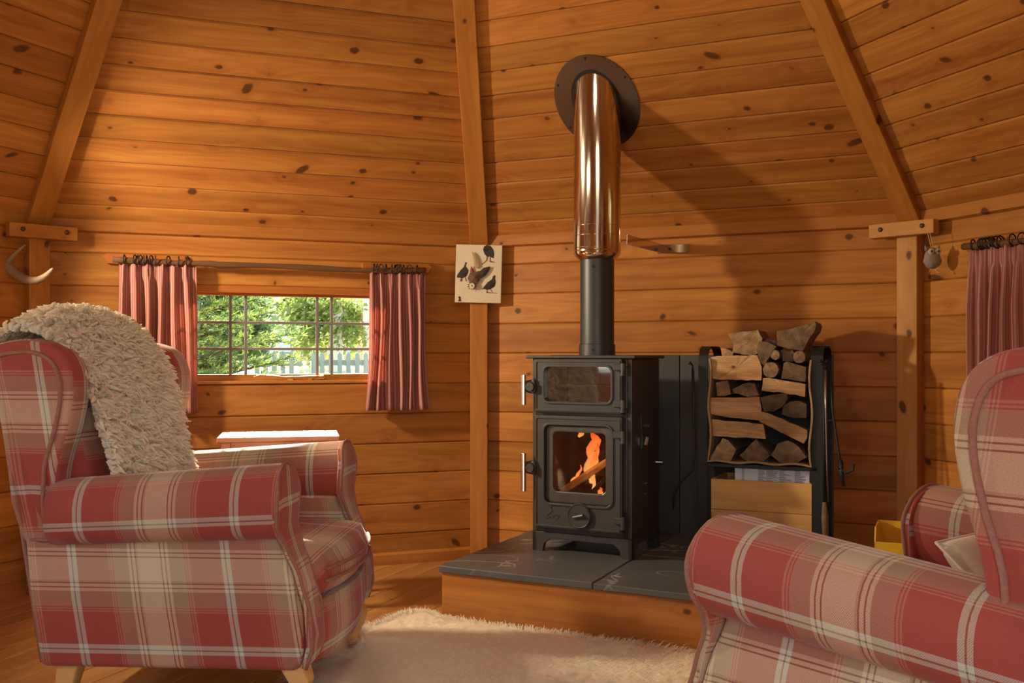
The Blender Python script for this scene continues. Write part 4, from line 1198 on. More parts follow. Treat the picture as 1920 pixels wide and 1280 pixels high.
tool('dark hearth brush hanging low at the right side of the rack', [(RWID + 0.036, -0.006, 0.80), (RWID + 0.038, -0.01, 0.50), (RWID + 0.040, -0.012, 0.22)], [0.005, 0.004, 0.006], True, brush_head, name='hearth_brush')
def shovel_head(t_):
    MB().box(-0.058, -0.034, -0.012, -0.004, 0.60, 0.69).build('grip', IRON, t_, 0.003)
tool('black poker hanging at the left side of the rack, with a curved end', [(-0.045, -0.008, 0.79), (-0.042, -0.008, 0.62), (-0.036, -0.008, 0.42), (-0.045, -0.012, 0.345), (-0.09, -0.02, 0.30), (-0.125, -0.02, 0.24), (-0.13, -0.02, 0.17)], [0.006, 0.006, 0.005, 0.005, 0.006, 0.006, 0.004], True, shovel_head)

# ------------------------------------------------------------------ armchairs
def box_uv(me, shear=0.0, u0=0.096, v0=0.10):
    ul = me.uv_layers.new(name='cloth')
    for pl in me.polygons:
        n = pl.normal
        ax = max(range(3), key=lambda i: abs(n[i]) * (1.0, 1.0, 1.05)[i])
        for li in pl.loop_indices:
            p = me.vertices[me.loops[li].vertex_index].co
            if ax == 1: u, v = p.x + shear * (p.z - 0.15), p.z
            elif ax == 0: u, v = p.y * YS + 0.12, p.z + 0.03
            else: u, v = p.x, p.y * YS + 0.12
            ul.data[li].uv = (u - u0, v - v0)

def fabric(mb, name, parent, bevel, seg=4, fx=None, shear=0.0, puff=None, subd=0, angle=0.5, u0=0.096, v0=0.10, seat=False):
    b = mb.bm(bevel, seg, angle)
    if subd:
        bmesh.ops.triangulate(b, faces=[f for f in b.faces if len(f.verts) > 4])
        bmesh.ops.subdivide_edges(b, edges=b.edges[:], cuts=subd, use_grid_fill=True)
    if puff:
        for v in b.verts: v.co = puff(v.co.copy())
    if fx:
        for v in b.verts: v.co.x += fx(v.co.z)
    me = bpy.data.meshes.new(name); b.to_mesh(me); b.free()
    me.update()
    if seat:
        ul = me.uv_layers.new(name='cloth')
        for lp in me.loops:
            p = me.vertices[lp.vertex_index].co; ul.data[lp.index].uv = (p.y * YS + 0.024, p.x - p.z)
    else: box_uv(me, shear, u0, v0)
    o = obj(name, me, PLAID, parent)
    smooth_by_angle(o, 50)
    return o

def curve(z, tab):
    if z <= tab[0][0]: return tab[0][1]
    for (a, xa), (b, xb) in zip(tab, tab[1:]):
        if z <= b:
            t = (z - a) / (b - a); t = t * t * (3 - 2 * t) * 0.5 + t * 0.5
            return xa + (xb - xa) * t
    return tab[-1][1]
FRONT = [(0.14, 0.375), (0.22, 0.397), (0.32, 0.391), (0.42, 0.362), (0.50, 0.330), (0.56, 0.312), (0.66, 0.318), (0.75, 0.305)]
YS = 1.15
BACKX = lambda z: -0.395 - 0.150 * (z - 0.15) / 0.93

def spline(pts, n=6, closed=False):
    P = [Vector(p) for p in pts]; out = []
    m = len(P)
    rng = range(m if closed else m - 1)
    for i in rng:
        p0 = P[(i - 1) % m] if (closed or i > 0) else P[0]
        p1 = P[i]; p2 = P[(i + 1) % m]
        p3 = P[(i + 2) % m] if (closed or i + 2 < m) else P[-1]
        for s in range(n):
            t = s / n
            out.append(0.5 * ((2 * p1) + (p2 - p0) * t + (2 * p0 - 5 * p1 + 4 * p2 - p3) * t * t + (3 * p1 - p0 - 3 * p2 + p3) * t ** 3))
    if not closed: out.append(P[-1])
    return out

def make_armchair(wdx=0.0):
    ch = thing('armchair', 'armchair', 'armchair')
    for s in (-1, 1):
        # outer side below the arm
        zs = [0.15 + 0.40 * i / 12 for i in range(13)]
        out = [(curve(z, FRONT) - 0.012, z) for z in zs] + [(BACKX(0.56) + 0.004, 0.56), (BACKX(0.35) + 0.002, 0.35), (BACKX(0.15), 0.15)]
        a, b = sorted((s * 0.262, s * 0.372))
        def puff(p, s=s):
            if p.y * s > 0.33:
                t = max(0, min(1, (p.z - 0.15) / 0.42)); p.y += s * 0.012 * math.sin(PI * t) - s * 0.018 * t
            return p
        fabric(MB().prism(out, a, b, 'Y'), 'side_panel', ch, 0.018, 3, shear=0.16, puff=puff, angle=0.7)
        # rolled arm
        n = 26; ns = 14; v = []; uv = []
        for i in range(ns):
            t = i / (ns - 1)
            x = -0.352 + (0.322 + 0.352) * t
            k = 0.90 + 0.12 * t
            for j in range(n + 1):
                a_ = -PI / 2 + 2 * PI * j / n
                ca, sa = math.cos(a_), math.sin(a_)
                # egg-shaped roll, fuller outside
                ry = 0.098 * k * (1.0 if ca > 0 else 0.86); rz = 0.106 * k
                e = 0.86
                yy = 0.338 + ry * math.copysign(abs(ca) ** e, ca)
                zz = 0.597 + 0.038 * t + rz * math.copysign(abs(sa) ** e, sa)
                v.append((x, s * yy, zz)); uv.append((x, a_ * 0.1 + 0.139))
        f = []
        for i in range(ns - 1):
            for j in range(n):
                q = (i * (n + 1) + j, i * (n + 1) + j + 1, (i + 1) * (n + 1) + j + 1, (i + 1) * (n + 1) + j)
                f.append(q if s < 0 else q[::-1])
        ci = len(v); v.append((-0.352, s * 0.338, 0.60)); uv.append((-0.352, 0.1))
        for j in range(n): f.append((j + 1, j, ci) if s < 0 else (j, j + 1, ci))
        me = bpy.data.meshes.new('arm_roll'); me.from_pydata(v, [], f); me.update()
        ul = me.uv_layers.new(name='cloth')
        for lp in me.loops: 
            u_, v_ = uv[lp.vertex_index]; ul.data[lp.index].uv = (u_ - 0.096, v_)
        obj('arm_roll', me, PLAID, ch, smooth=True)
        # scroll-shaped front facing
        face = [(0.255, 0.16), (0.262, 0.30), (0.268, 0.42), (0.258, 0.50), (0.243, 0.58), (0.243, 0.66), (0.272, 0.718), (0.335, 0.742), (0.405, 0.715), (0.437, 0.65),
                (0.430, 0.585), (0.398, 0.535), (0.378, 0.49), (0.372, 0.42), (0.376, 0.30), (0.375, 0.16)]
        dense = spline([(p, q, 0) for p, q in face], 4)
        out = [(s * p.x, p.y) for p in dense]
        fabric(MB().prism(out, -0.008, 0.012, 'X'), 'arm_front', ch, 0.006, 3, fx=lambda z: curve(z, FRONT), angle=0.9)
        pip = [(curve(p.y, FRONT) + 0.010, s * p.x, p.y) for p in dense]
        MB().tube(pip, 0.0055, 7).build('piping', PIPING_M, ch, smooth=True)
        # seam under the roll along the side
        seam = [(-0.42 + 0.73 * i / 10, s * 0.374, 0.520 + 0.025 * i / 10 - 0.004 * math.sin(i)) for i in range(11)]
        MB().tube(seam, 0.0045, 6).build('piping', PIPING_M, ch, smooth=True)
        # wing
        wing = [(BACKX(0.48), 0.48), (BACKX(0.80), 0.80), (BACKX(1.02) - 0.004, 1.02), (-0.540, 1.075), (-0.47, 1.098), (-0.395, 1.098), (-0.325, 1.070), (-0.290, 1.015), (-0.283, 0.94), (-0.298, 0.85),
                (-0.325, 0.76), (-0.338, 0.69), (-0.336, 0.60), (-0.330, 0.53), (-0.36, 0.48)]
        dn = [(p.x + wdx * max(0, min(1, (p.x + 0.52) / 0.15)), p.y) for p in spline([(p, q, 0) for p, q in wing], 4, True)]
        a, b = sorted((s * 0.295, s * 0.385))
        def sink(p, s=s):
            p.y -= s * 0.040 * max(0.0, min(1.0, (0.60 - p.z) / 0.12)) * (p.y * s > 0.34)
            return p
        fabric(MB().prism(dn, a, b, 'Y'), 'wing', ch, 0.036, 6, shear=0.16, angle=0.9, puff=sink)
        pw = [(-0.535, 1.045), (-0.47, 1.060), (-0.40, 1.060), (-0.352, 1.035), (-0.328, 0.985), (-0.325, 0.92), (-0.343, 0.83), (-0.368, 0.75), (-0.374, 0.69), (-0.374, 0.61), (-0.362, 0.55), (-0.32, 0.520)]
        MB().tube([(p.x + wdx * max(0, min(1, (p.x + 0.52) / 0.15)), s * 0.386, p.y) for p in spline([(p, q, 0) for p, q in pw], 5)], 0.0065, 7).build('piping', PIPING_M, ch, smooth=True)
        # legs
        def leg(name, path, sizes):
            mb = MB(); v = []
            for (x, y, z), (a_, b_) in zip(path, sizes):
                for (p, q) in ((-1, -1), (1, -1), (1, 1), (-1, 1)): v.append((x + p * a_, y + q * b_, z))
            f = grid_faces(len(path), 4, True) + [(3, 2, 1, 0), tuple(4 * (len(path) - 1) + j for j in range(4))]
            o = mb.add(v, f).build(name, W_LEG, ch, 0.005, 2); smooth_by_angle(o, 60)
        leg('front_leg', [(0.325, s * 0.315, 0.19), (0.343, s * 0.322, 0.15), (0.363, s * 0.332, 0.115), (0.360, s * 0.330, 0.075), (0.345, s * 0.324, 0.035), (0.347, s * 0.326, 0.012), (0.353, s * 0.330, 0.0)],
            [(0.034, 0.034), (0.034, 0.034), (0.030, 0.030), (0.022, 0.022), (0.018, 0.018), (0.022, 0.022), (0.022, 0.022)])
        leg('rear_leg', [(-0.325, s * 0.315, 0.19), (-0.330, s * 0.315, 0.15), (-0.345, s * 0.318, 0.07), (-0.365, s * 0.322, 0.0)], [(0.034, 0.030), (0.033, 0.030), (0.025, 0.024), (0.017, 0.017)])
    # outer back
    out = [(BACKX(0.15), 0.15), (-0.30, 0.15), (-0.30, 0.50), (-0.43, 1.03), (-0.47, 1.092), (-0.52, 1.085), (BACKX(1.04), 1.045)]
    fabric(MB().prism(out, -0.355, 0.355, 'Y'), 'outer_back', ch, 0.02, 3)
    # padded inner back
    out = [(-0.25, 0.42), (-0.25, 0.55), (-0.29, 0.72), (-0.345, 0.92), (-0.39, 1.04), (-0.44, 1.105), (-0.49, 1.098), (-0.50, 1.04), (-0.42, 0.42)]
    def pb(p):
        k = 1 - (p.y / 0.30) ** 2
        p.x += 0.030 * max(k, 0); p.z += 0.018 * max(k, 0) if p.z > 1.0 else 0
        return p
    mbk = MB()
    ysl = [-0.30 + 0.05 * i for i in range(13)]
    v = []; m = len(out)
    for y in ysl:
        for (x, z) in out: v.append((x, y, z))
    f = grid_faces(len(ysl), m, True) + [tuple(range(m)), tuple((len(ysl) - 1) * m + j for j in range(m - 1, -1, -1))]
    fabric(mbk.add(v, f), 'inner_back', ch, 0.02, 2, puff=pb)
    # seat base, front rail and cushion
    fabric(MB().box(-0.36, 0.33, -0.27, 0.27, 0.15, 0.33), 'seat_base', ch, 0.01, 2)
    v = []; ysl = [-0.272 + 0.544 * i / 12 for i in range(13)]
    zsl = [0.145, 0.18, 0.22, 0.26, 0.30, 0.325]
    out = []
    for y in ysl:
        bul = 0.045 * (1 - (y / 0.272) ** 2)
        for z in zsl: out.append((curve(z, FRONT) + 0.004 + bul, y, z))
    for y in ysl:
        for z in zsl: out.append((0.25, y, z))
    nz_ = len(zsl); ny = len(ysl)
    f = [tuple(reversed(q)) for q in grid_faces(ny, nz_)] + [tuple(i + ny * nz_ for i in q) for q in grid_faces(ny, nz_)]
    for i in range(ny - 1):
        for zi in (0, nz_ - 1):
            f.append((i * nz_ + zi, (i + 1) * nz_ + zi, ny * nz_ + (i + 1) * nz_ + zi, ny * nz_ + i * nz_ + zi))
    fabric(MB().add(out, f), 'front_rail', ch, 0)
    # cushion with a domed top and a front that follows the rail
    v = []; f = []
    nx_, ny = 13, 13
    def cush(a, b, top):
        y = -0.262 + 0.524 * b
        xf = 0.412 + 0.048 * (1 - (y / 0.262) ** 2)
        x = -0.24 + (xf + 0.24) * a
        ed = min(a, 1 - a, b, 1 - b)
        rr = min(1, ed / 0.09); rr = math.sqrt(max(0, 1 - (1 - rr) ** 2))
        if top: z = 0.415 + 0.055 * rr + 0.025 * math.sin(PI * a) * math.sin(PI * b)
        else: z = 0.385 - 0.055 * rr
        return (x, y, z)
    for top in (True, False):
        for i in range(nx_ * 2 - 1):
            for j in range(ny * 2 - 1):
                v.append(cush(i / (nx_ * 2 - 2), j / (ny * 2 - 2), top))
    N = nx_ * 2 - 1
    gf = grid_faces(N, N)
    f = [tuple(reversed(q)) for q in gf] + [tuple(i + N * N for i in q) for q in gf]
    ring = [i * N for i in range(N)] + [(N - 1) * N + j for j in range(1, N)] + [i * N + N - 1 for i in range(N - 2, -1, -1)] + [j for j in range(N - 2, 0, -1)]
    for a, b in zip(ring, ring[1:] + ring[:1]): f.append((a, b, b + N * N, a + N * N))
    fabric(MB().add(v, f), 'seat_cushion', ch, 0, seat=True)
    for zz in (0.418, 0.382):
        pts = []
        for i in range(25):
            b = i / 24; y = -0.262 + 0.524 * b
            pts.append((0.414 + 0.048 * (1 - (y / 0.262) ** 2), y, zz))
        MB().tube(pts, 0.0055, 7).build('piping', PIPING_M, ch, smooth=True)
    # piping round the outer back
    pts = [(BACKX(z) - 0.002, -0.352, z) for z in (0.16, 0.4, 0.7, 1.0)] + [(-0.535, -0.32, 1.065), (-0.538, 0, 1.075), (-0.535, 0.32, 1.065)] + [(BACKX(z) - 0.002, 0.352, z) for z in (1.0, 0.7, 0.4, 0.16)]
    MB().tube(pts, 0.006, 7).build('piping', PIPING_M, ch, smooth=True)
    for o in ch.children:
        for v in o.data.vertices: v.co.y *= YS
    return ch

chair_l = make_armchair()
chair_l['label'] = 'red and beige plaid wing armchair on the left, with the sheepskin over its back'
chair_l['group'] = 'plaid wing armchairs'
CL = (-0.948, 3.285, 0); CLR = math.radians(-3.5)
chair_l.location = CL; chair_l.rotation_euler = (0, 0, CLR)
chair_r = make_armchair(0.085)
chair_r.scale = (1, 1, 0.972)
chair_r['group'] = 'plaid wing armchairs'
chair_r['label'] = 'red and beige plaid wing armchair at the right, seen from behind and facing the stove'
CRP = (0.955, 2.065, 0); CRR = math.radians(127)
chair_r.location = CRP; chair_r.rotation_euler = (0, 0, CRR)

# sheepskin over the left chair's back
CLM = Matrix.Translation(CL) @ Matrix.Rotation(CLR, 4, 'Z')
skin = thing('sheepskin', 'cream curly sheepskin thrown over the back of the left armchair', 'sheepskin'); skin.matrix_world = CLM
path = spline([(-0.570, 0, 0.93), (-0.578, 0, 1.02), (-0.550, 0, 1.105), (-0.475, 0, 1.145), (-0.385, 0, 1.115), (-0.315, 0, 1.00), (-0.268, 0, 0.86), (-0.225, 0, 0.70), (-0.200, 0, 0.60), (-0.185, 0, 0.56)], 5)
nb = len(path); na = 25
def skin_half(b):
    # half width of the hide along its length
    tab = [(0, 0.10), (0.10, 0.20), (0.22, 0.28), (0.40, 0.30), (0.60, 0.275), (0.80, 0.25), (0.92, 0.19), (1.0, 0.09)]
    return curve(b, tab)
v = []
for i, p in enumerate(path):
    b = i / (nb - 1); hw_ = skin_half(b)
    t = (path[min(i + 1, nb - 1)] - path[max(i - 1, 0)]).normalized(); nrm = Vector((-t.z, 0, t.x))
    if nrm.dot(p - Vector((-0.47, 0, 0.70))) < 0: nrm = -nrm
    for j in range(na):
        a = -1 + 2 * j / (na - 1)
        cr = 0.045 * (1 - a * a) if b > 0.3 else 0.012
        edge = 0.03 * noise.noise(Vector((b * 6, a * 3, 1)))
        q = p + nrm * (cr + 0.012 * noise.noise(Vector((b * 9, a * 5, 4))))
        v.append((q.x, a * (hw_ + 0.02 + edge) - 0.062, q.z - 0.02 * (a * a) * (b > 0.2) * (b < 0.5)))
hide = obj('hide', (v, grid_faces(nb, na)), FLEECE_HIDE, skin, smooth=True)
# curly locks
me = hide.data
tri = []
me.calc_loop_triangles()
areas = []
for t_ in me.loop_triangles: areas.append(t_.area)
tv = []; tf = []
rnd = random.Random(5)
tris = list(me.loop_triangles)
import bisect
cum = []; acc = 0
for a in areas: acc += a; cum.append(acc)
def lock(p, nrm, ln, r, seed):
    rn = random.Random(seed)
    t0 = nrm.orthogonal().normalized(); t1 = nrm.cross(t0)
    fall = Vector((0, 0, -1)); 
    base = len(tv)
    ph = rn.uniform(0, 6.28); turn = rn.uniform(3.5, 6.5) * rn.choice((-1, 1)); rad = rn.uniform(0.003, 0.007)
    ns = 6
    for i in range(ns):
        s = i / (ns - 1)
        c = p + nrm * (ln * (s ** 0.75)) + fall * (ln * 0.30 * s * s) + (t0 * math.cos(ph + turn * s) + t1 * math.sin(ph + turn * s)) * rad * (0.3 + s)
        rr = r * (1.0, 1.15, 1.1, 0.95, 0.7, 0.15)[i]
        for j in range(4):
            a = PI / 2 * j + ph
            tv.append(c + (t0 * math.cos(a) + t1 * math.sin(a)) * rr)
    for i in range(ns - 1):
        for j in range(4):
            tf.append((base + i * 4 + j, base + i * 4 + (j + 1) % 4, base + (i + 1) * 4 + (j + 1) % 4, base + (i + 1) * 4 + j))
vn = [Vector(x.normal) for x in me.vertices]
cenp = Vector((-0.60, 0, 0.65))
for s in range(11500):
    k = bisect.bisect(cum, rnd.uniform(0, acc)); k = min(k, len(tris) - 1)
    t_ = tris[k]; a, b = rnd.random(), rnd.random()
    if a + b > 1: a, b = 1 - a, 1 - b
    i0, i1, i2 = t_.vertices
    p = me.vertices[i0].co * (1 - a - b) + me.vertices[i1].co * a + me.vertices[i2].co * b
    nr = Vector(t_.normal)
    out = (p - Vector((-0.46, p.y * 0.6, 0.70)))
    if nr.dot(out) < 0: nr = -nr
    cl = noise.noise_vector(p * 34.0)
    nr = (nr + cl * 1.3 + Vector((rnd.uniform(-.3, .3), rnd.uniform(-.3, .3), rnd.uniform(-.3, .3)))).normalized()
    lock(p, nr, rnd.uniform(0.022, 0.058), rnd.uniform(0.0050, 0.0085), s)
wool = obj('wool', (tv, tf), FLEECE, skin, smooth=True)
wool['kind'] = 'stuff'

# cream cushion in the right chair
CRM = Matrix.Translation(CRP) @ Matrix.Rotation(CRR, 4, 'Z')
def pillow(w, h, t):
    v = []; N = 17
    for top in (1, -1):
        for i in range(N):
            for j in range(N):
                a, b = -1 + 2 * i / (N - 1), -1 + 2 * j / (N - 1)
                k = (max(0, (1 - a * a)) * max(0, (1 - b * b))) ** 0.42
                pin = 1 - 0.06 * (1 - abs(a) ** 2 * 1.0) * (abs(b) > 0.9) 
                v.append((a * w / 2 * (1 - 0.05 * (1 - b * b) * 0), b * h / 2, top * t / 2 * k))
    g = grid_faces(N, N)
    return (v, g + [tuple(i + N * N for i in reversed(q)) for q in g])
cu = thing('cushion', 'cream cushion leaning inside the right armchair', 'cushion')
cu.matrix_world = CRM @ Matrix.Translation((-0.06, -0.14, 0.555)) @ Matrix.Rotation(math.radians(-40), 4, 'Y')
b_ = bmesh.new(); mtmp = bpy.data.meshes.new('tmp'); pv = pillow(0.32, 0.34, 0.12); mtmp.from_pydata(pv[0], [], pv[1]); b_.from_mesh(mtmp)
bmesh.ops.remove_doubles(b_, verts=b_.verts, dist=0.0004); bmesh.ops.recalc_face_normals(b_, faces=b_.faces)
obj('cushion_cover', b_, CUSHION, cu, smooth=True)
pp = [(a * 0.16, b * 0.17, 0) for a, b in ((-1, -1), (0, -1), (1, -1), (1, 0), (1, 1), (0, 1), (-1, 1), (-1, 0), (-1, -1))]
MB().tube(pp, 0.004, 6).build('piping', CUSHION, cu, smooth=True)

# ------------------------------------------------------------------ hide rug
HAIR = plain('hide_hair', (0.92, 0.84, 0.68), 0.7, 0, 0.20, 48, Sheen_Weight=0.3)
leafy_translucent(HAIR, 0.45)
RUG_SKIN = plain('hide_rug_base', (0.88, 0.79, 0.62), 0.85, 0, 0.12, 6)
outline = [(-0.50, 3.90), (-0.43, 4.03), (-0.34, 4.05), (-0.26, 3.955), (0.0, 3.825), (0.28, 3.68), (0.55, 3.545), (0.80, 3.40), (0.95, 3.15), (0.80, 2.85), (0.62, 2.62), (0.30, 2.55), (0.0, 2.62), (-0.25, 2.80), (-0.42, 2.95), (-0.58, 3.10), (-0.72, 3.22), (-0.66, 3.34), (-0.56, 3.46), (-0.54, 3.62), (-0.57, 3.76)]
sp_ = spline([(a, b, 0) for a, b in outline], 8, True)
rc = Vector((0.05, 3.3, 0))
rug = thing('hide_rug', 'cream animal hide rug on the floor in front of the hearth', 'rug', (rc.x, rc.y, 0))
rings = [0.0, 0.15, 0.3, 0.45, 0.6, 0.72, 0.82, 0.9, 0.96, 1.0]
v = []; m = len(sp_)
def rug_h(x, y, k):
    h = 0.010 + 0.006 * noise.noise(Vector((x * 4, y * 4, 0))) 
    # ridge along the spine and a couple of wrinkles
    d = (y - (3.66 - 0.40 * (x + 0.45)))
    h += 0.008 * math.exp(-(d / 0.03) ** 2)
    d2 = (x - 0.20) * 0.75 + (y - 3.3) * -0.6
    h += 0.016 * math.exp(-(d2 / 0.025) ** 2) * max(0, min(1, (y - 3.05) * 3))
    return h * min(1, (1 - k) * 6 + 0.25) 
for k in rings:
    for i, p in enumerate(sp_):
        q = rc + (p - rc) * k
        if k == 1.0: q = q + (p - rc).normalized() * 0.012 * noise.noise(Vector((i * 0.6, 3, 0)))
        v.append((q.x - rc.x, q.y - rc.y, rug_h(q.x, q.y, k) + 0.002))
f = []
for r_ in range(1, len(rings) - 1):
    for i in range(m): f.append((r_ * m + i, (r_ + 1) * m + i, (r_ + 1) * m + (i + 1) % m, r_ * m + (i + 1) % m))
v[0] = (0, 0, rug_h(rc.x, rc.y, 0) + 0.002)
for i in range(m): f.append((0, m + i, m + (i + 1) % m))
hide_o = obj('rug_skin', (v, f), RUG_SKIN, rug, smooth=True)
hv = []; hf = []
me = hide_o.data; me.calc_loop_triangles(); tris = list(me.loop_triangles)
cum = []; acc = 0
for t_ in tris: acc += t_.area; cum.append(acc)
rnd = random.Random(9)
def strand(p, d, ln, w):
    sd = d.cross(Vector((0, 0, 1)))
    sd = sd.normalized() * w if sd.length > 1e-5 else Vector((w, 0, 0))
    b = len(hv)
    m1 = p + d * ln * 0.55 + Vector((0, 0, ln * 0.16)); e = p + d * ln + Vector((0, 0, -ln * 0.05))
    e.z = max(e.z, 0.003)
    hv.extend([p - sd, p + sd, m1 + sd * 0.8, m1 - sd * 0.8, e])
    hf.extend([(b, b + 1, b + 2, b + 3), (b + 3, b + 2, b + 4)])
for s in range(26000):
    k = min(bisect.bisect(cum, rnd.uniform(0, acc)), len(tris) - 1)
    t_ = tris[k]; a, b = rnd.random(), rnd.random()
    if a + b > 1: a, b = 1 - a, 1 - b
    p = me.vertices[t_.vertices[0]].co * (1 - a - b) + me.vertices[t_.vertices[1]].co * a + me.vertices[t_.vertices[2]].co * b
    an = 2.6 + 1.2 * noise.noise(Vector((p.x * 2, p.y * 2, 5))) + rnd.uniform(-.35, .35)
    strand(p, Vector((-math.cos(an) * -1, math.sin(an) * -0.6, rnd.uniform(0.02, 0.22))).normalized(), rnd.uniform(0.022, 0.040), 0.0013)
for s in range(7000):
    i = rnd.randrange(m); p = Vector(v[(len(rings) - 1) * m + i]).lerp(Vector(v[(len(rings) - 1) * m + (i + 1) % m]), rnd.random())
    d = Vector((p.x, p.y, 0)).normalized() + Vector((rnd.uniform(-.5, .5), rnd.uniform(-.5, .5), rnd.uniform(0, .3)))
    strand(p * 0.985, d.normalized(), rnd.uniform(0.025, 0.065), 0.0014)
ho = obj('rug_hair', (hv, hf), HAIR, rug); ho['kind'] = 'stuff'

# ------------------------------------------------------------------ side table behind the left chair
tb_M = Matrix.Translation((-0.985, 4.22, 0)) @ Matrix.Rotation(math.radians(12), 4, 'Z')
tab = thing('side_table', 'small polished wooden table between the left armchair and the window', 'table'); tab.matrix_world = tb_M
MB().box(-0.245, 0.245, -0.16, 0.16, 0.70, 0.722).build('table_top', W_TABLE, tab, 0.004)
for x in (-0.21, 0.21):
    for y in (-0.13, 0.13):
        MB().box(-0.35, 0.35, -0.018, 0.018, -0.018, 0.018).build('leg', W_TABLE, tab, 0.003, matrix=Matrix.Translation((x, y, 0.35)) @ Matrix.Rotation(-PI / 2, 4, 'Y'))
for y in (-0.13, 0.13): MB().box(-0.19, 0.19, -0.008, 0.008, 0.63, 0.70).build('apron', W_TABLE, tab, matrix=Matrix.Translation((0, y, 0)))

# yellow box by the right wall
yb = thing('yellow_box', 'open bright yellow box on the floor behind the right armchair', 'box', (1.63, 4.02, 0), math.radians(-24))
xw, yw, hh_ = 0.15, 0.11, 0.365
MB().box(-xw, xw, -yw, yw, 0, 0.008).build('box_floor', YELLOW, yb)
MB().box(-xw, xw, -yw, -yw + 0.006, 0.008, hh_ - 0.055).build('box_front', YELLOW, yb, 0.001)
MB().box(-xw, xw, yw - 0.006, yw, 0.008, hh_).build('box_back', YELLOW, yb, 0.001)
for sx in (-1, 1):
    a, b = sorted((sx * xw, sx * (xw - 0.006)))
    MB().prism([(-yw, 0.008), (yw, 0.008), (yw, hh_), (-yw + 0.03, hh_), (-yw, hh_ - 0.055)], a, b, 'X').build('box_side', YELLOW, yb, 0.001)

# ------------------------------------------------------------------ small things on the walls
def corner_frame(k, off, z):
    inw = (CEN - corner[k]).normalized()
    p = corner[k] + inw * off
    return Matrix(((-inw.y * -1, -inw.x, 0, p.x), (inw.x * -1, -inw.y, 0, p.y), (0, 0, 1, z), (0, 0, 0, 1)))
# wooden tie plates with two bolts
def tie_plate(k, label, z, tilt, dx, w):
    t_ = thing('tie_plate', label, 'wooden plate', group='wooden plates at the wall corners')
    inw = (CEN - corner[k]).normalized(); rt = Vector((-inw.y, inw.x)) * -1
    if rt.x < 0 and k == 0: pass
    p = corner[k] + inw * 0.125
    rt = Vector((inw.y, -inw.x)) * 1.0
    if rt.x < 0: rt = -rt
    bk = -inw
    M = Matrix(((rt.x, bk.x, 0, p.x), (rt.y, bk.y, 0, p.y), (0, 0, 1, z), (0, 0, 0, 1))) @ Matrix.Rotation(tilt, 4, 'Y') @ Matrix.Translation((dx, 0, 0))
    t_.matrix_world = M
    MB().box(-w / 2, w / 2, -0.018, 0.036, -0.030, 0.030).build('plate', W_POST if k == 2 else W_BEAM, t_, 0.003)
    for x in (-w * 0.31, w * 0.33):
        MB().lathe([(0.0105, 0), (0.0095, 0.005), (0.005, 0.008), (0.001, 0.0085)], 14).build('bolt_head', BOLT, t_, smooth=True, matrix=Matrix.Translation((x, -0.018, 0.004)) @ Matrix.Rotation(PI / 2, 4, 'X'))
    return M
tie_plate(0, 'bolted wooden tie plate on the corner post above the antler', 1.596, 0.0, 0.0, 0.285)
owl_M = tie_plate(2, 'bolted wooden tie plate on the right corner post, holding the felt owl', 1.592, 0.0, 0.0, 0.285)

# antler used as a hook
an = thing('antler', 'brown deer antler hung below the left tie plate', 'antler', tuple(at(30, 500, 4.38)))
def rel(px, py, dy=0): 
    p = at(px, py, 4.38 + dy) - at(30, 500, 4.38); return p
MB().tube(spline([rel(-45, 470, 0.04), rel(-15, 482), rel(5, 492, -0.02), rel(22, 507, -0.04), rel(45, 522, -0.07), rel(66, 526, -0.09), rel(85, 517, -0.10), rel(99, 503, -0.11)], 4), [0.023] * 10 + [0.022, 0.0215, 0.021, 0.021, 0.0205, 0.020, 0.0195, 0.019, 0.018, 0.0175, 0.017, 0.016, 0.015, 0.014, 0.0125, 0.011, 0.009, 0.007, 0.004], 10).build('main_beam', ANTLER, an, smooth=True)
MB().tube(spline([rel(12, 496, -0.02), rel(22, 482, -0.05), rel(34, 470, -0.07), rel(47, 459, -0.08)], 4), [0.014, 0.013, 0.012, 0.011, 0.010, 0.009, 0.0085, 0.008, 0.007, 0.006, 0.005, 0.004, 0.0025], 10).build('tine', ANTLER, an, smooth=True)
MB().tube(spline([rel(10, 494, 0), rel(18, 478, 0.03), rel(20, 462, 0.06)], 4), [0.014, 0.014, 0.014, 0.014, 0.015, 0.015, 0.016, 0.017, 0.018], 10).build('burr', ANTLER, an, smooth=True)

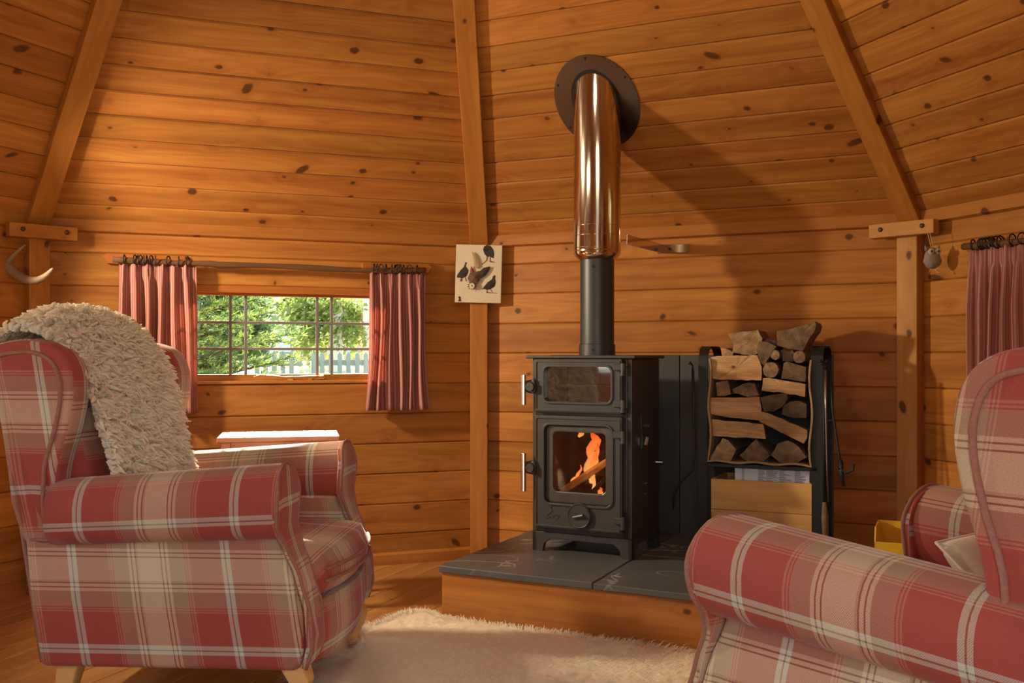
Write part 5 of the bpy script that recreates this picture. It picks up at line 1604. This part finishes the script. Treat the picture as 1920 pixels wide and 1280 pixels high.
# felt owl on a string
ow_p = at(1748, 484, 4.12)
owl = thing('felt_owl', 'small grey felt owl hanging on a string from the right tie plate', 'ornament', tuple(ow_p))
def blob(rx, ry, rz, nu=18, nv=14, seed=0, rough=0.0):
    v = []; f = []
    for i in range(nv + 1):
        t_ = PI * i / nv
        for j in range(nu):
            a = 2 * PI * j / nu
            d = Vector((math.sin(t_) * math.cos(a), math.sin(t_) * math.sin(a), math.cos(t_)))
            k = 1 + rough * noise.noise(d * 6 + Vector((seed, 0, 0)))
            v.append((d.x * rx * k, d.y * ry * k, d.z * rz * k))
    return (v, grid_faces(nv + 1, nu, True))
b_ = blob(0.034, 0.028, 0.044, 22, 18, 2, 0.10)
obj('body', ([(x * (1.12 if z < 0 else 0.95), y, z) for x, y, z in b_[0]], b_[1]), FELT, owl, smooth=True)
for sx in (-1, 1):
    e = obj('eye', blob(0.013, 0.006, 0.013, 14, 8), FELT_PALE, owl, Matrix.Translation((sx * 0.014, -0.024, 0.026)), True)
    obj('pupil', blob(0.0045, 0.003, 0.0045, 10, 6), INK, e, Matrix.Translation((0, -0.006, 0)), True)
    MB().lathe([(0.010, 0), (0.005, 0.014), (0.0005, 0.024)], 8).build('ear', FELT, owl, smooth=True, matrix=Matrix.Translation((sx * 0.022, 0, 0.034)) @ Matrix.Rotation(sx * 0.4, 4, 'Y'))
    MB().tube([(sx * 0.010, -0.006, -0.045), (sx * 0.014, -0.008, -0.056), (sx * 0.020, -0.016, -0.060)], 0.0012, 5).build('foot', STRING, owl)
MB().lathe([(0.005, 0), (0.0005, 0.010)], 6).build('beak', BOLT, owl, matrix=Matrix.Translation((0, -0.026, 0.020)) @ Matrix.Rotation(PI * 0.7, 4, 'X'))
tp = at(1741, 436, 4.12) - ow_p
MB().tube([(-0.004, 0, 0.042), (tp.x - 0.004, 0.0, tp.z)], 0.0012, 5).build('string', STRING, owl)
MB().tube([(0.004, 0, 0.042), (tp.x + 0.006, 0.0, tp.z)], 0.0012, 5).build('string', STRING, owl)

# canvas with birds, hung across the corner
inw = (CEN - corner[1]).normalized(); rt = Vector((-inw.y, inw.x))
if rt.x < 0: rt = -rt
cp_ = corner[1] + inw * 0.115
can_M = Matrix(((rt.x, -inw.x, 0, cp_.x + 0.0), (rt.y, -inw.y, 0, cp_.y), (0, 0, 1, 1.472), (0, 0, 0, 1))) @ Matrix.Rotation(math.radians(1.5), 4, 'Y')
can = thing('canvas_picture', 'small cream canvas with printed game birds on the corner post', 'picture'); can.matrix_world = can_M
CWD, CHT = 0.118, 0.148
MB().box(-CWD, CWD, 0.0, 0.018, -CHT, CHT).build('canvas', CANVAS, can, 0.002)
# prints: pixel outlines measured in the zoom of the picture (1205 x 1280 over 160 x 170 px)
def cpt(x, z): return ((x - 590) / 650 * 2 * CWD, -(z - 628) / 815 * 2 * CHT)
def bird(parts, name='bird_print'):
    first = None
    for mat, poly in parts:
        o_ = [cpt(*p) for p in poly]
        pr = MB().prism(o_, -0.0006, 0.0, 'Y').build(name if first is None else 'print_detail', mat, can if first is None else first)
        if first is None: first = pr
bird([(INK, [(645, 285), (660, 240), (690, 222), (745, 228), (790, 280), (805, 340), (800, 410), (750, 385), (705, 390), (665, 345)]),
      (INK_BROWN, [(655, 290), (690, 250), (725, 255), (735, 300), (690, 310)]),
      (INK_RED, [(700, 385), (718, 385), (712, 440), (640, 500), (625, 495), (690, 440)]),
      (INK_RED, [(742, 388), (760, 388), (758, 440), (815, 460), (810, 468), (740, 460)])])
bird([(INK, [(285, 690), (290, 650), (330, 590), (380, 535), (395, 490), (400, 468), (415, 475), (432, 480), (415, 498), (412, 530), (450, 580), (445, 620), (420, 670), (370, 695), (330, 690)]),
      (INK_BROWN, [(360, 640), (420, 600), (440, 620), (410, 665), (380, 665)]),
      (INK_RED, [(345, 690), (360, 690), (370, 730), (345, 745), (330, 730)]),
      (INK_RED, [(400, 680), (412, 680), (430, 730), (440, 740), (410, 735)])])
bird([(INK, [(635, 855), (670, 810), (720, 745), (780, 700), (795, 660), (815, 640), (835, 655), (825, 680), (838, 740), (825, 800), (770, 840), (715, 852), (670, 838)]),
      (INK_BROWN, [(770, 770), (820, 720), (828, 780), (780, 825), (745, 825)]),
      (INK_RED, [(715, 850), (725, 850), (730, 885), (865, 890), (862, 898), (705, 895)]),
      (INK_RED, [(760, 843), (770, 838), (800, 880), (790, 885)])])
bird([(INK, [(310, 1022), (325, 985), (310, 962), (330, 950), (350, 960), (350, 990), (362, 1022)]), (INK_BROWN, [(332, 1020), (338, 990), (346, 1020)])])
# feather and antler-slice ornament hung in front of the canvas
fo = thing('feather_ornament', 'feather spray with an antler slice hung in front of the bird picture', 'ornament'); fo.matrix_world = can_M @ Matrix.Translation((0, -0.004, 0))
def feather(name, poly, mat, y0, y1):
    o_ = [cpt(*p) for p in poly]
    n = len(o_); c0 = (sum(p[0] for p in o_) / n, sum(p[1] for p in o_) / n)
    v = [(x, y0, z) for x, z in o_] + [(c0[0], y1, c0[1])] + [(x, y0 + 0.002, z) for x, z in o_]
    f = [((i + 1) % n, i, n) for i in range(n)] + [(i, (i + 1) % n, n + 1 + (i + 1) % n, n + 1 + i) for i in range(n)] + [tuple(range(n + 1, 2 * n + 1))]
    MB().add(v, f).build(name, mat, fo)
feather('feather', [(488, 325), (520, 340), (560, 385), (585, 440), (600, 530), (560, 560), (530, 540), (515, 450), (505, 380)], FEATHER_PALE, -0.008, -0.013)
feather('feather', [(600, 600), (660, 545), (755, 522), (745, 570), (700, 640), (640, 690), (600, 690)], INK, -0.008, -0.016)
feather('feather', [(470, 600), (485, 520), (520, 580), (540, 620), (500, 640)], INK_RED, -0.006, -0.012)
feather('feather', [(440, 700), (470, 620), (540, 610), (600, 590), (640, 640), (610, 720), (580, 770), (480, 770)], FEATHER, -0.010, -0.026)
for i in range(11):
    a = 2 * PI * i / 11; c0 = (508, 800)
    tip = (c0[0] + 76 * math.cos(a), c0[1] + 66 * math.sin(a))
    sd = (-math.sin(a) * 24, math.cos(a) * 24)
    feather('feather_tuft', [(c0[0] + sd[0], c0[1] + sd[1]), tip, (c0[0] - sd[0], c0[1] - sd[1]), (c0[0] - 10 * math.cos(a), c0[1] - 10 * math.sin(a))], FEATHER, -0.012, -0.018)
cx_, cz_ = cpt(508, 803)
sl_ = MB().lathe([(0.0145, 0), (0.0150, 0.003), (0.0135, 0.006)], 18).build('antler_slice', BONE, fo, matrix=Matrix.Translation((cx_, -0.016, cz_)) @ Matrix.Rotation(PI / 2, 4, 'X'))
MB().lathe([(0.004, 0.006), (0.003, 0.0068)], 10).build('slice_core', FEATHER, sl_)

# ------------------------------------------------------------------ garden outside the window
def gz(y): return max(-0.25, min(0.98, -0.25 + (y - 6.0) * 0.17))
v = []; nx_, ny = 30, 30
for i in range(nx_):
    for j in range(ny):
        x = -16 + 26 * i / (nx_ - 1); y = 5.9 + 24 * (j / (ny - 1)) ** 1.3
        v.append((x, y, gz(y) + 0.03 * noise.noise(Vector((x, y, 0)))))
gr = obj('ground', (v, [tuple(reversed(q)) for q in grid_faces(nx_, ny)]), LAWN); tag(gr, 'sunlit pale lawn rising outside the window', 'lawn', kind='structure')
g2 = obj('ground', MB().box(-40, 40, -40, 50, -0.45, -0.40).bm(), LAWN); tag(g2, 'flat ground around the cabin, outside the picture', 'ground', kind='structure')
# fir tree
rnd = random.Random(21)
fir = thing('fir_tree', 'green fir tree filling the left half of the leaded window', 'tree', (-2.93, 7.7, gz(7.7)))
MB().tube([(0, 0, -0.1), (0.02, 0, 1.5), (0, 0.02, 3.6)], [0.085, 0.06, 0.015], 10).build('trunk', BARK, fir, smooth=True)
nv = []; nf = []; bv = MB(); nv2 = []; nf2 = []
def needle(V, Fc, p, d, ln, w):
    sd = d.cross(Vector((rnd.uniform(-1, 1), rnd.uniform(-1, 1), rnd.uniform(-1, 1))))
    if sd.length < 1e-4: return
    sd = sd.normalized() * w; b = len(V)
    V.extend([p - sd, p + sd, p + d * ln]); Fc.append((b, b + 1, b + 2))
def spray(p, d, ln, lvl):
    n = int(ln / 0.015)
    for i in range(n):
        q = p + d * (ln * i / n)
        for _ in range(3):
            dd = (d * 0.8 + Vector((rnd.uniform(-1, 1), rnd.uniform(-1, 1), rnd.uniform(-0.4, 0.9)))).normalized()
            new = i > n * 0.78 and lvl > 0
            needle(nv2 if new else nv, nf2 if new else nf, q, dd, rnd.uniform(0.035, 0.06), 0.0038)
for k in range(120):
    h = 0.2 + 3.0 * (k / 119) ** 1.0; a = k * 2.399
    ln = (1.25 * (1 - h / 3.9) + 0.1) * rnd.uniform(0.85, 1.15)
    d = Vector((math.cos(a), math.sin(a), 0.22)).normalized()
    if d.y > 0.75: continue
    base = Vector((0, 0, h))
    end = base + d * ln
    bv.tube([base, base + d * ln * 0.5 + Vector((0, 0, -0.02)), end], [0.016, 0.010, 0.004], 5)
    m_ = 11
    for i in range(2, m_ + 1):
        q = base + d * (ln * i / m_)
        sl = 0.42 * ln * (1 - 0.55 * i / m_)
        for sgn in (-1, 1):
            sd = (d * 0.7 + Vector((-d.y, d.x, 0)) * sgn * 0.8 + Vector((0, 0, rnd.uniform(-0.15, 0.25)))).normalized()
            spray(q, sd, sl, 1)
            for e_ in (0.35, 0.65):
                s2 = (sd + Vector((rnd.uniform(-.7, .7), rnd.uniform(-.7, .7), rnd.uniform(-.6, .5)))).normalized()
                spray(q + sd * sl * e_, s2, sl * 0.5, 1)
    spray(base + d * ln * 0.3, d, ln * 0.72, 1)
bv.build('branches', BARK, fir)
o_ = obj('needles', (nv, nf), NEEDLE, fir); o_['kind'] = 'stuff'
o_ = obj('new_needles', (nv2, nf2), NEEDLE_NEW, fir); o_['kind'] = 'stuff'
# creeper covered pergola
def leaf_cloud(boxes, n, size, seed):
    r_ = random.Random(seed); V = []; Fc = []
    for i in range(n):
        c, e = boxes[r_.randrange(len(boxes))]
        p = Vector([c[a] + r_.gauss(0, 0.45) * e[a] for a in range(3)])
        d = Vector((r_.uniform(-1, 1), r_.uniform(-1, 1), r_.uniform(-1, 1))).normalized(); t_ = d.orthogonal().normalized(); s = size * r_.uniform(0.6, 1.3)
        w = d.cross(t_); b = len(V)
        V.extend([p - t_ * s, p + w * s * 0.5, p + t_ * s, p - w * s * 0.5]); Fc.append((b, b + 1, b + 2, b + 3))
    return (V, Fc)
GY = 12.5
def gx(px, Y=GY): return (px - 960) / F_PX * Y
def gzz(py, Y=GY): return CAM_H + (HOR - py) / F_PX * Y
cre = thing('creeper', 'leafy green creeper climbing the posts in the garden', 'climbing plant', (gx(620), GY, gz(GY)))
b0 = gz(GY)
boxes = [((gx(x) - gx(620), random.uniform(-0.2, 0.2), gzz(y) - b0), (0.28, 0.25, 0.26)) for x, y in
         [(545, 575), (565, 570), (590, 568), (620, 572), (645, 574), (560, 590), (590, 590), (640, 590), (660, 595), (570, 612), (585, 630), (575, 650), (655, 612), (665, 630), (600, 605), (622, 612)]]
o_ = obj('leaves', leaf_cloud(boxes, 3000, 0.045, 4), LEAF, cre); o_['kind'] = 'stuff'
MB().tube([(0, 0, -0.1), (0.1, 0, 0.5), (-0.1, 0, 1.0), (-0.6, 0, 0.9)], 0.02, 6).build('stem', BARK, cre)
shr = thing('garden_shrub', 'dense dark green shrub filling the view behind the fir tree', 'shrub', (gx(380, 10.0), 10.0, gz(10.0)))
bx_ = [((gx(x, 10.0) - gx(380, 10.0), 0.15 * ((x + y) % 3 - 1), gzz(y, 10.0) - gz(10.0)), (0.22, 0.2, 0.2)) for x in range(300, 470, 28) for y in (560, 590, 620, 650, 680) if x < 430 or y < 660]
o_ = obj('leaves', leaf_cloud(bx_, 5500, 0.05, 14), NEEDLE, shr); o_['kind'] = 'stuff'
for dx_ in (-0.4, -0.1, 0.2): MB().tube([(dx_ * 0.3, 0, -0.1), (dx_, 0, 0.5), (dx_ * 1.4, 0, 1.0)], 0.018, 6).build('stem', BARK, shr)
posts = [(515, 'pale garden post left of the creeper', 0.10), (632, 'pale thick garden post in the middle of the creeper', 0.16), (690, 'pale garden post at the right of the creeper', 0.12)]
for px, lab, w_ in posts:
    o_ = MB().box(-w_ / 2, w_ / 2, -w_ / 2, w_ / 2, -0.15, 1.75 - gz(GY)).build('garden_post', WHITE_PAINT, bevel=0.01, matrix=Matrix.Translation((gx(px), GY, gz(GY))))
    tag(o_, lab, 'post', 'posts in the garden')
def fence(px0, px1, Y, ztop, zbot, mat, label, pitch=0.095, wid=0.05):
    x0, x1 = gx(px0, Y), gx(px1, Y)
    t_ = thing('picket_fence', label, 'fence', (x0, Y, zbot))
    hh = ztop - zbot; me = None
    n = int((x1 - x0) / pitch)
    for i in range(n + 1):
        if me is None:
            o_ = MB().prism([(-wid / 2, 0), (wid / 2, 0), (wid / 2, hh - 0.03), (0, hh), (-wid / 2, hh - 0.03)], -0.009, 0.009, 'Y').build('picket', mat, t_); me = o_.data
        else: o_ = obj('picket', me, None, t_)
        o_.location = (i * pitch, 0, 0)
    for z in (hh * 0.25, hh * 0.75): MB().box(-0.03, x1 - x0 + 0.03, 0.01, 0.035, z - 0.03, z + 0.03).build('fence_rail', mat, t_)
fence(482, 560, 11.0, gzz(657, 11.0), gz(11.0) - 0.05, GREEN_FENCE, 'grey-green picket fence below the white house')
fence(588, 700, 11.4, gzz(660, 11.4), gz(11.4) - 0.05, GREEN_FENCE, 'grey-green picket fence at the right of the window view', 0.10)
fence(560, 690, 13.2, gzz(632, 13.2), gz(13.2) - 0.05, PALE_FENCE, 'pale yellowish picket fence behind the creeper', 0.12)
# pale house beyond
HY = 18.0
hs_ = thing('garden_house', 'pale house with a dark window and white door beyond the garden', 'house', (gx(530, HY), HY, gz(HY)))
def hx(px): return gx(px, HY) - gx(530, HY)
def hz(py): return gzz(py, HY) - gz(HY)
MB().box(hx(440), hx(900), 0, 3, -0.3, hz(540)).build('house_wall', RENDER_WALL, hs_)
wf = MB().box(hx(495), hx(507), -0.04, 0.0, hz(645), hz(621)).build('house_window', DARK_VOID, hs_)
MB().box(hx(500.5), hx(501.5), -0.06, -0.04, hz(645), hz(621)).build('window_bar', WHITE_PAINT, wf)
MB().box(hx(490), hx(522), -0.22, 0.0, hz(652), hz(647)).build('window_box', PALE_FENCE, hs_)
dr = MB().box(hx(520), hx(549), -0.05, 0, hz(660), hz(614)).build('door_surround', plain('grey_surround', (0.28, 0.28, 0.27), 0.8), hs_)
MB().box(hx(522.5), hx(546), -0.08, -0.05, hz(660), hz(617)).build('white_door', WHITE_PAINT, dr)
MB().box(hx(700), hx(760), -0.04, 0, hz(645), hz(590)).build('house_window', DARK_VOID, hs_)
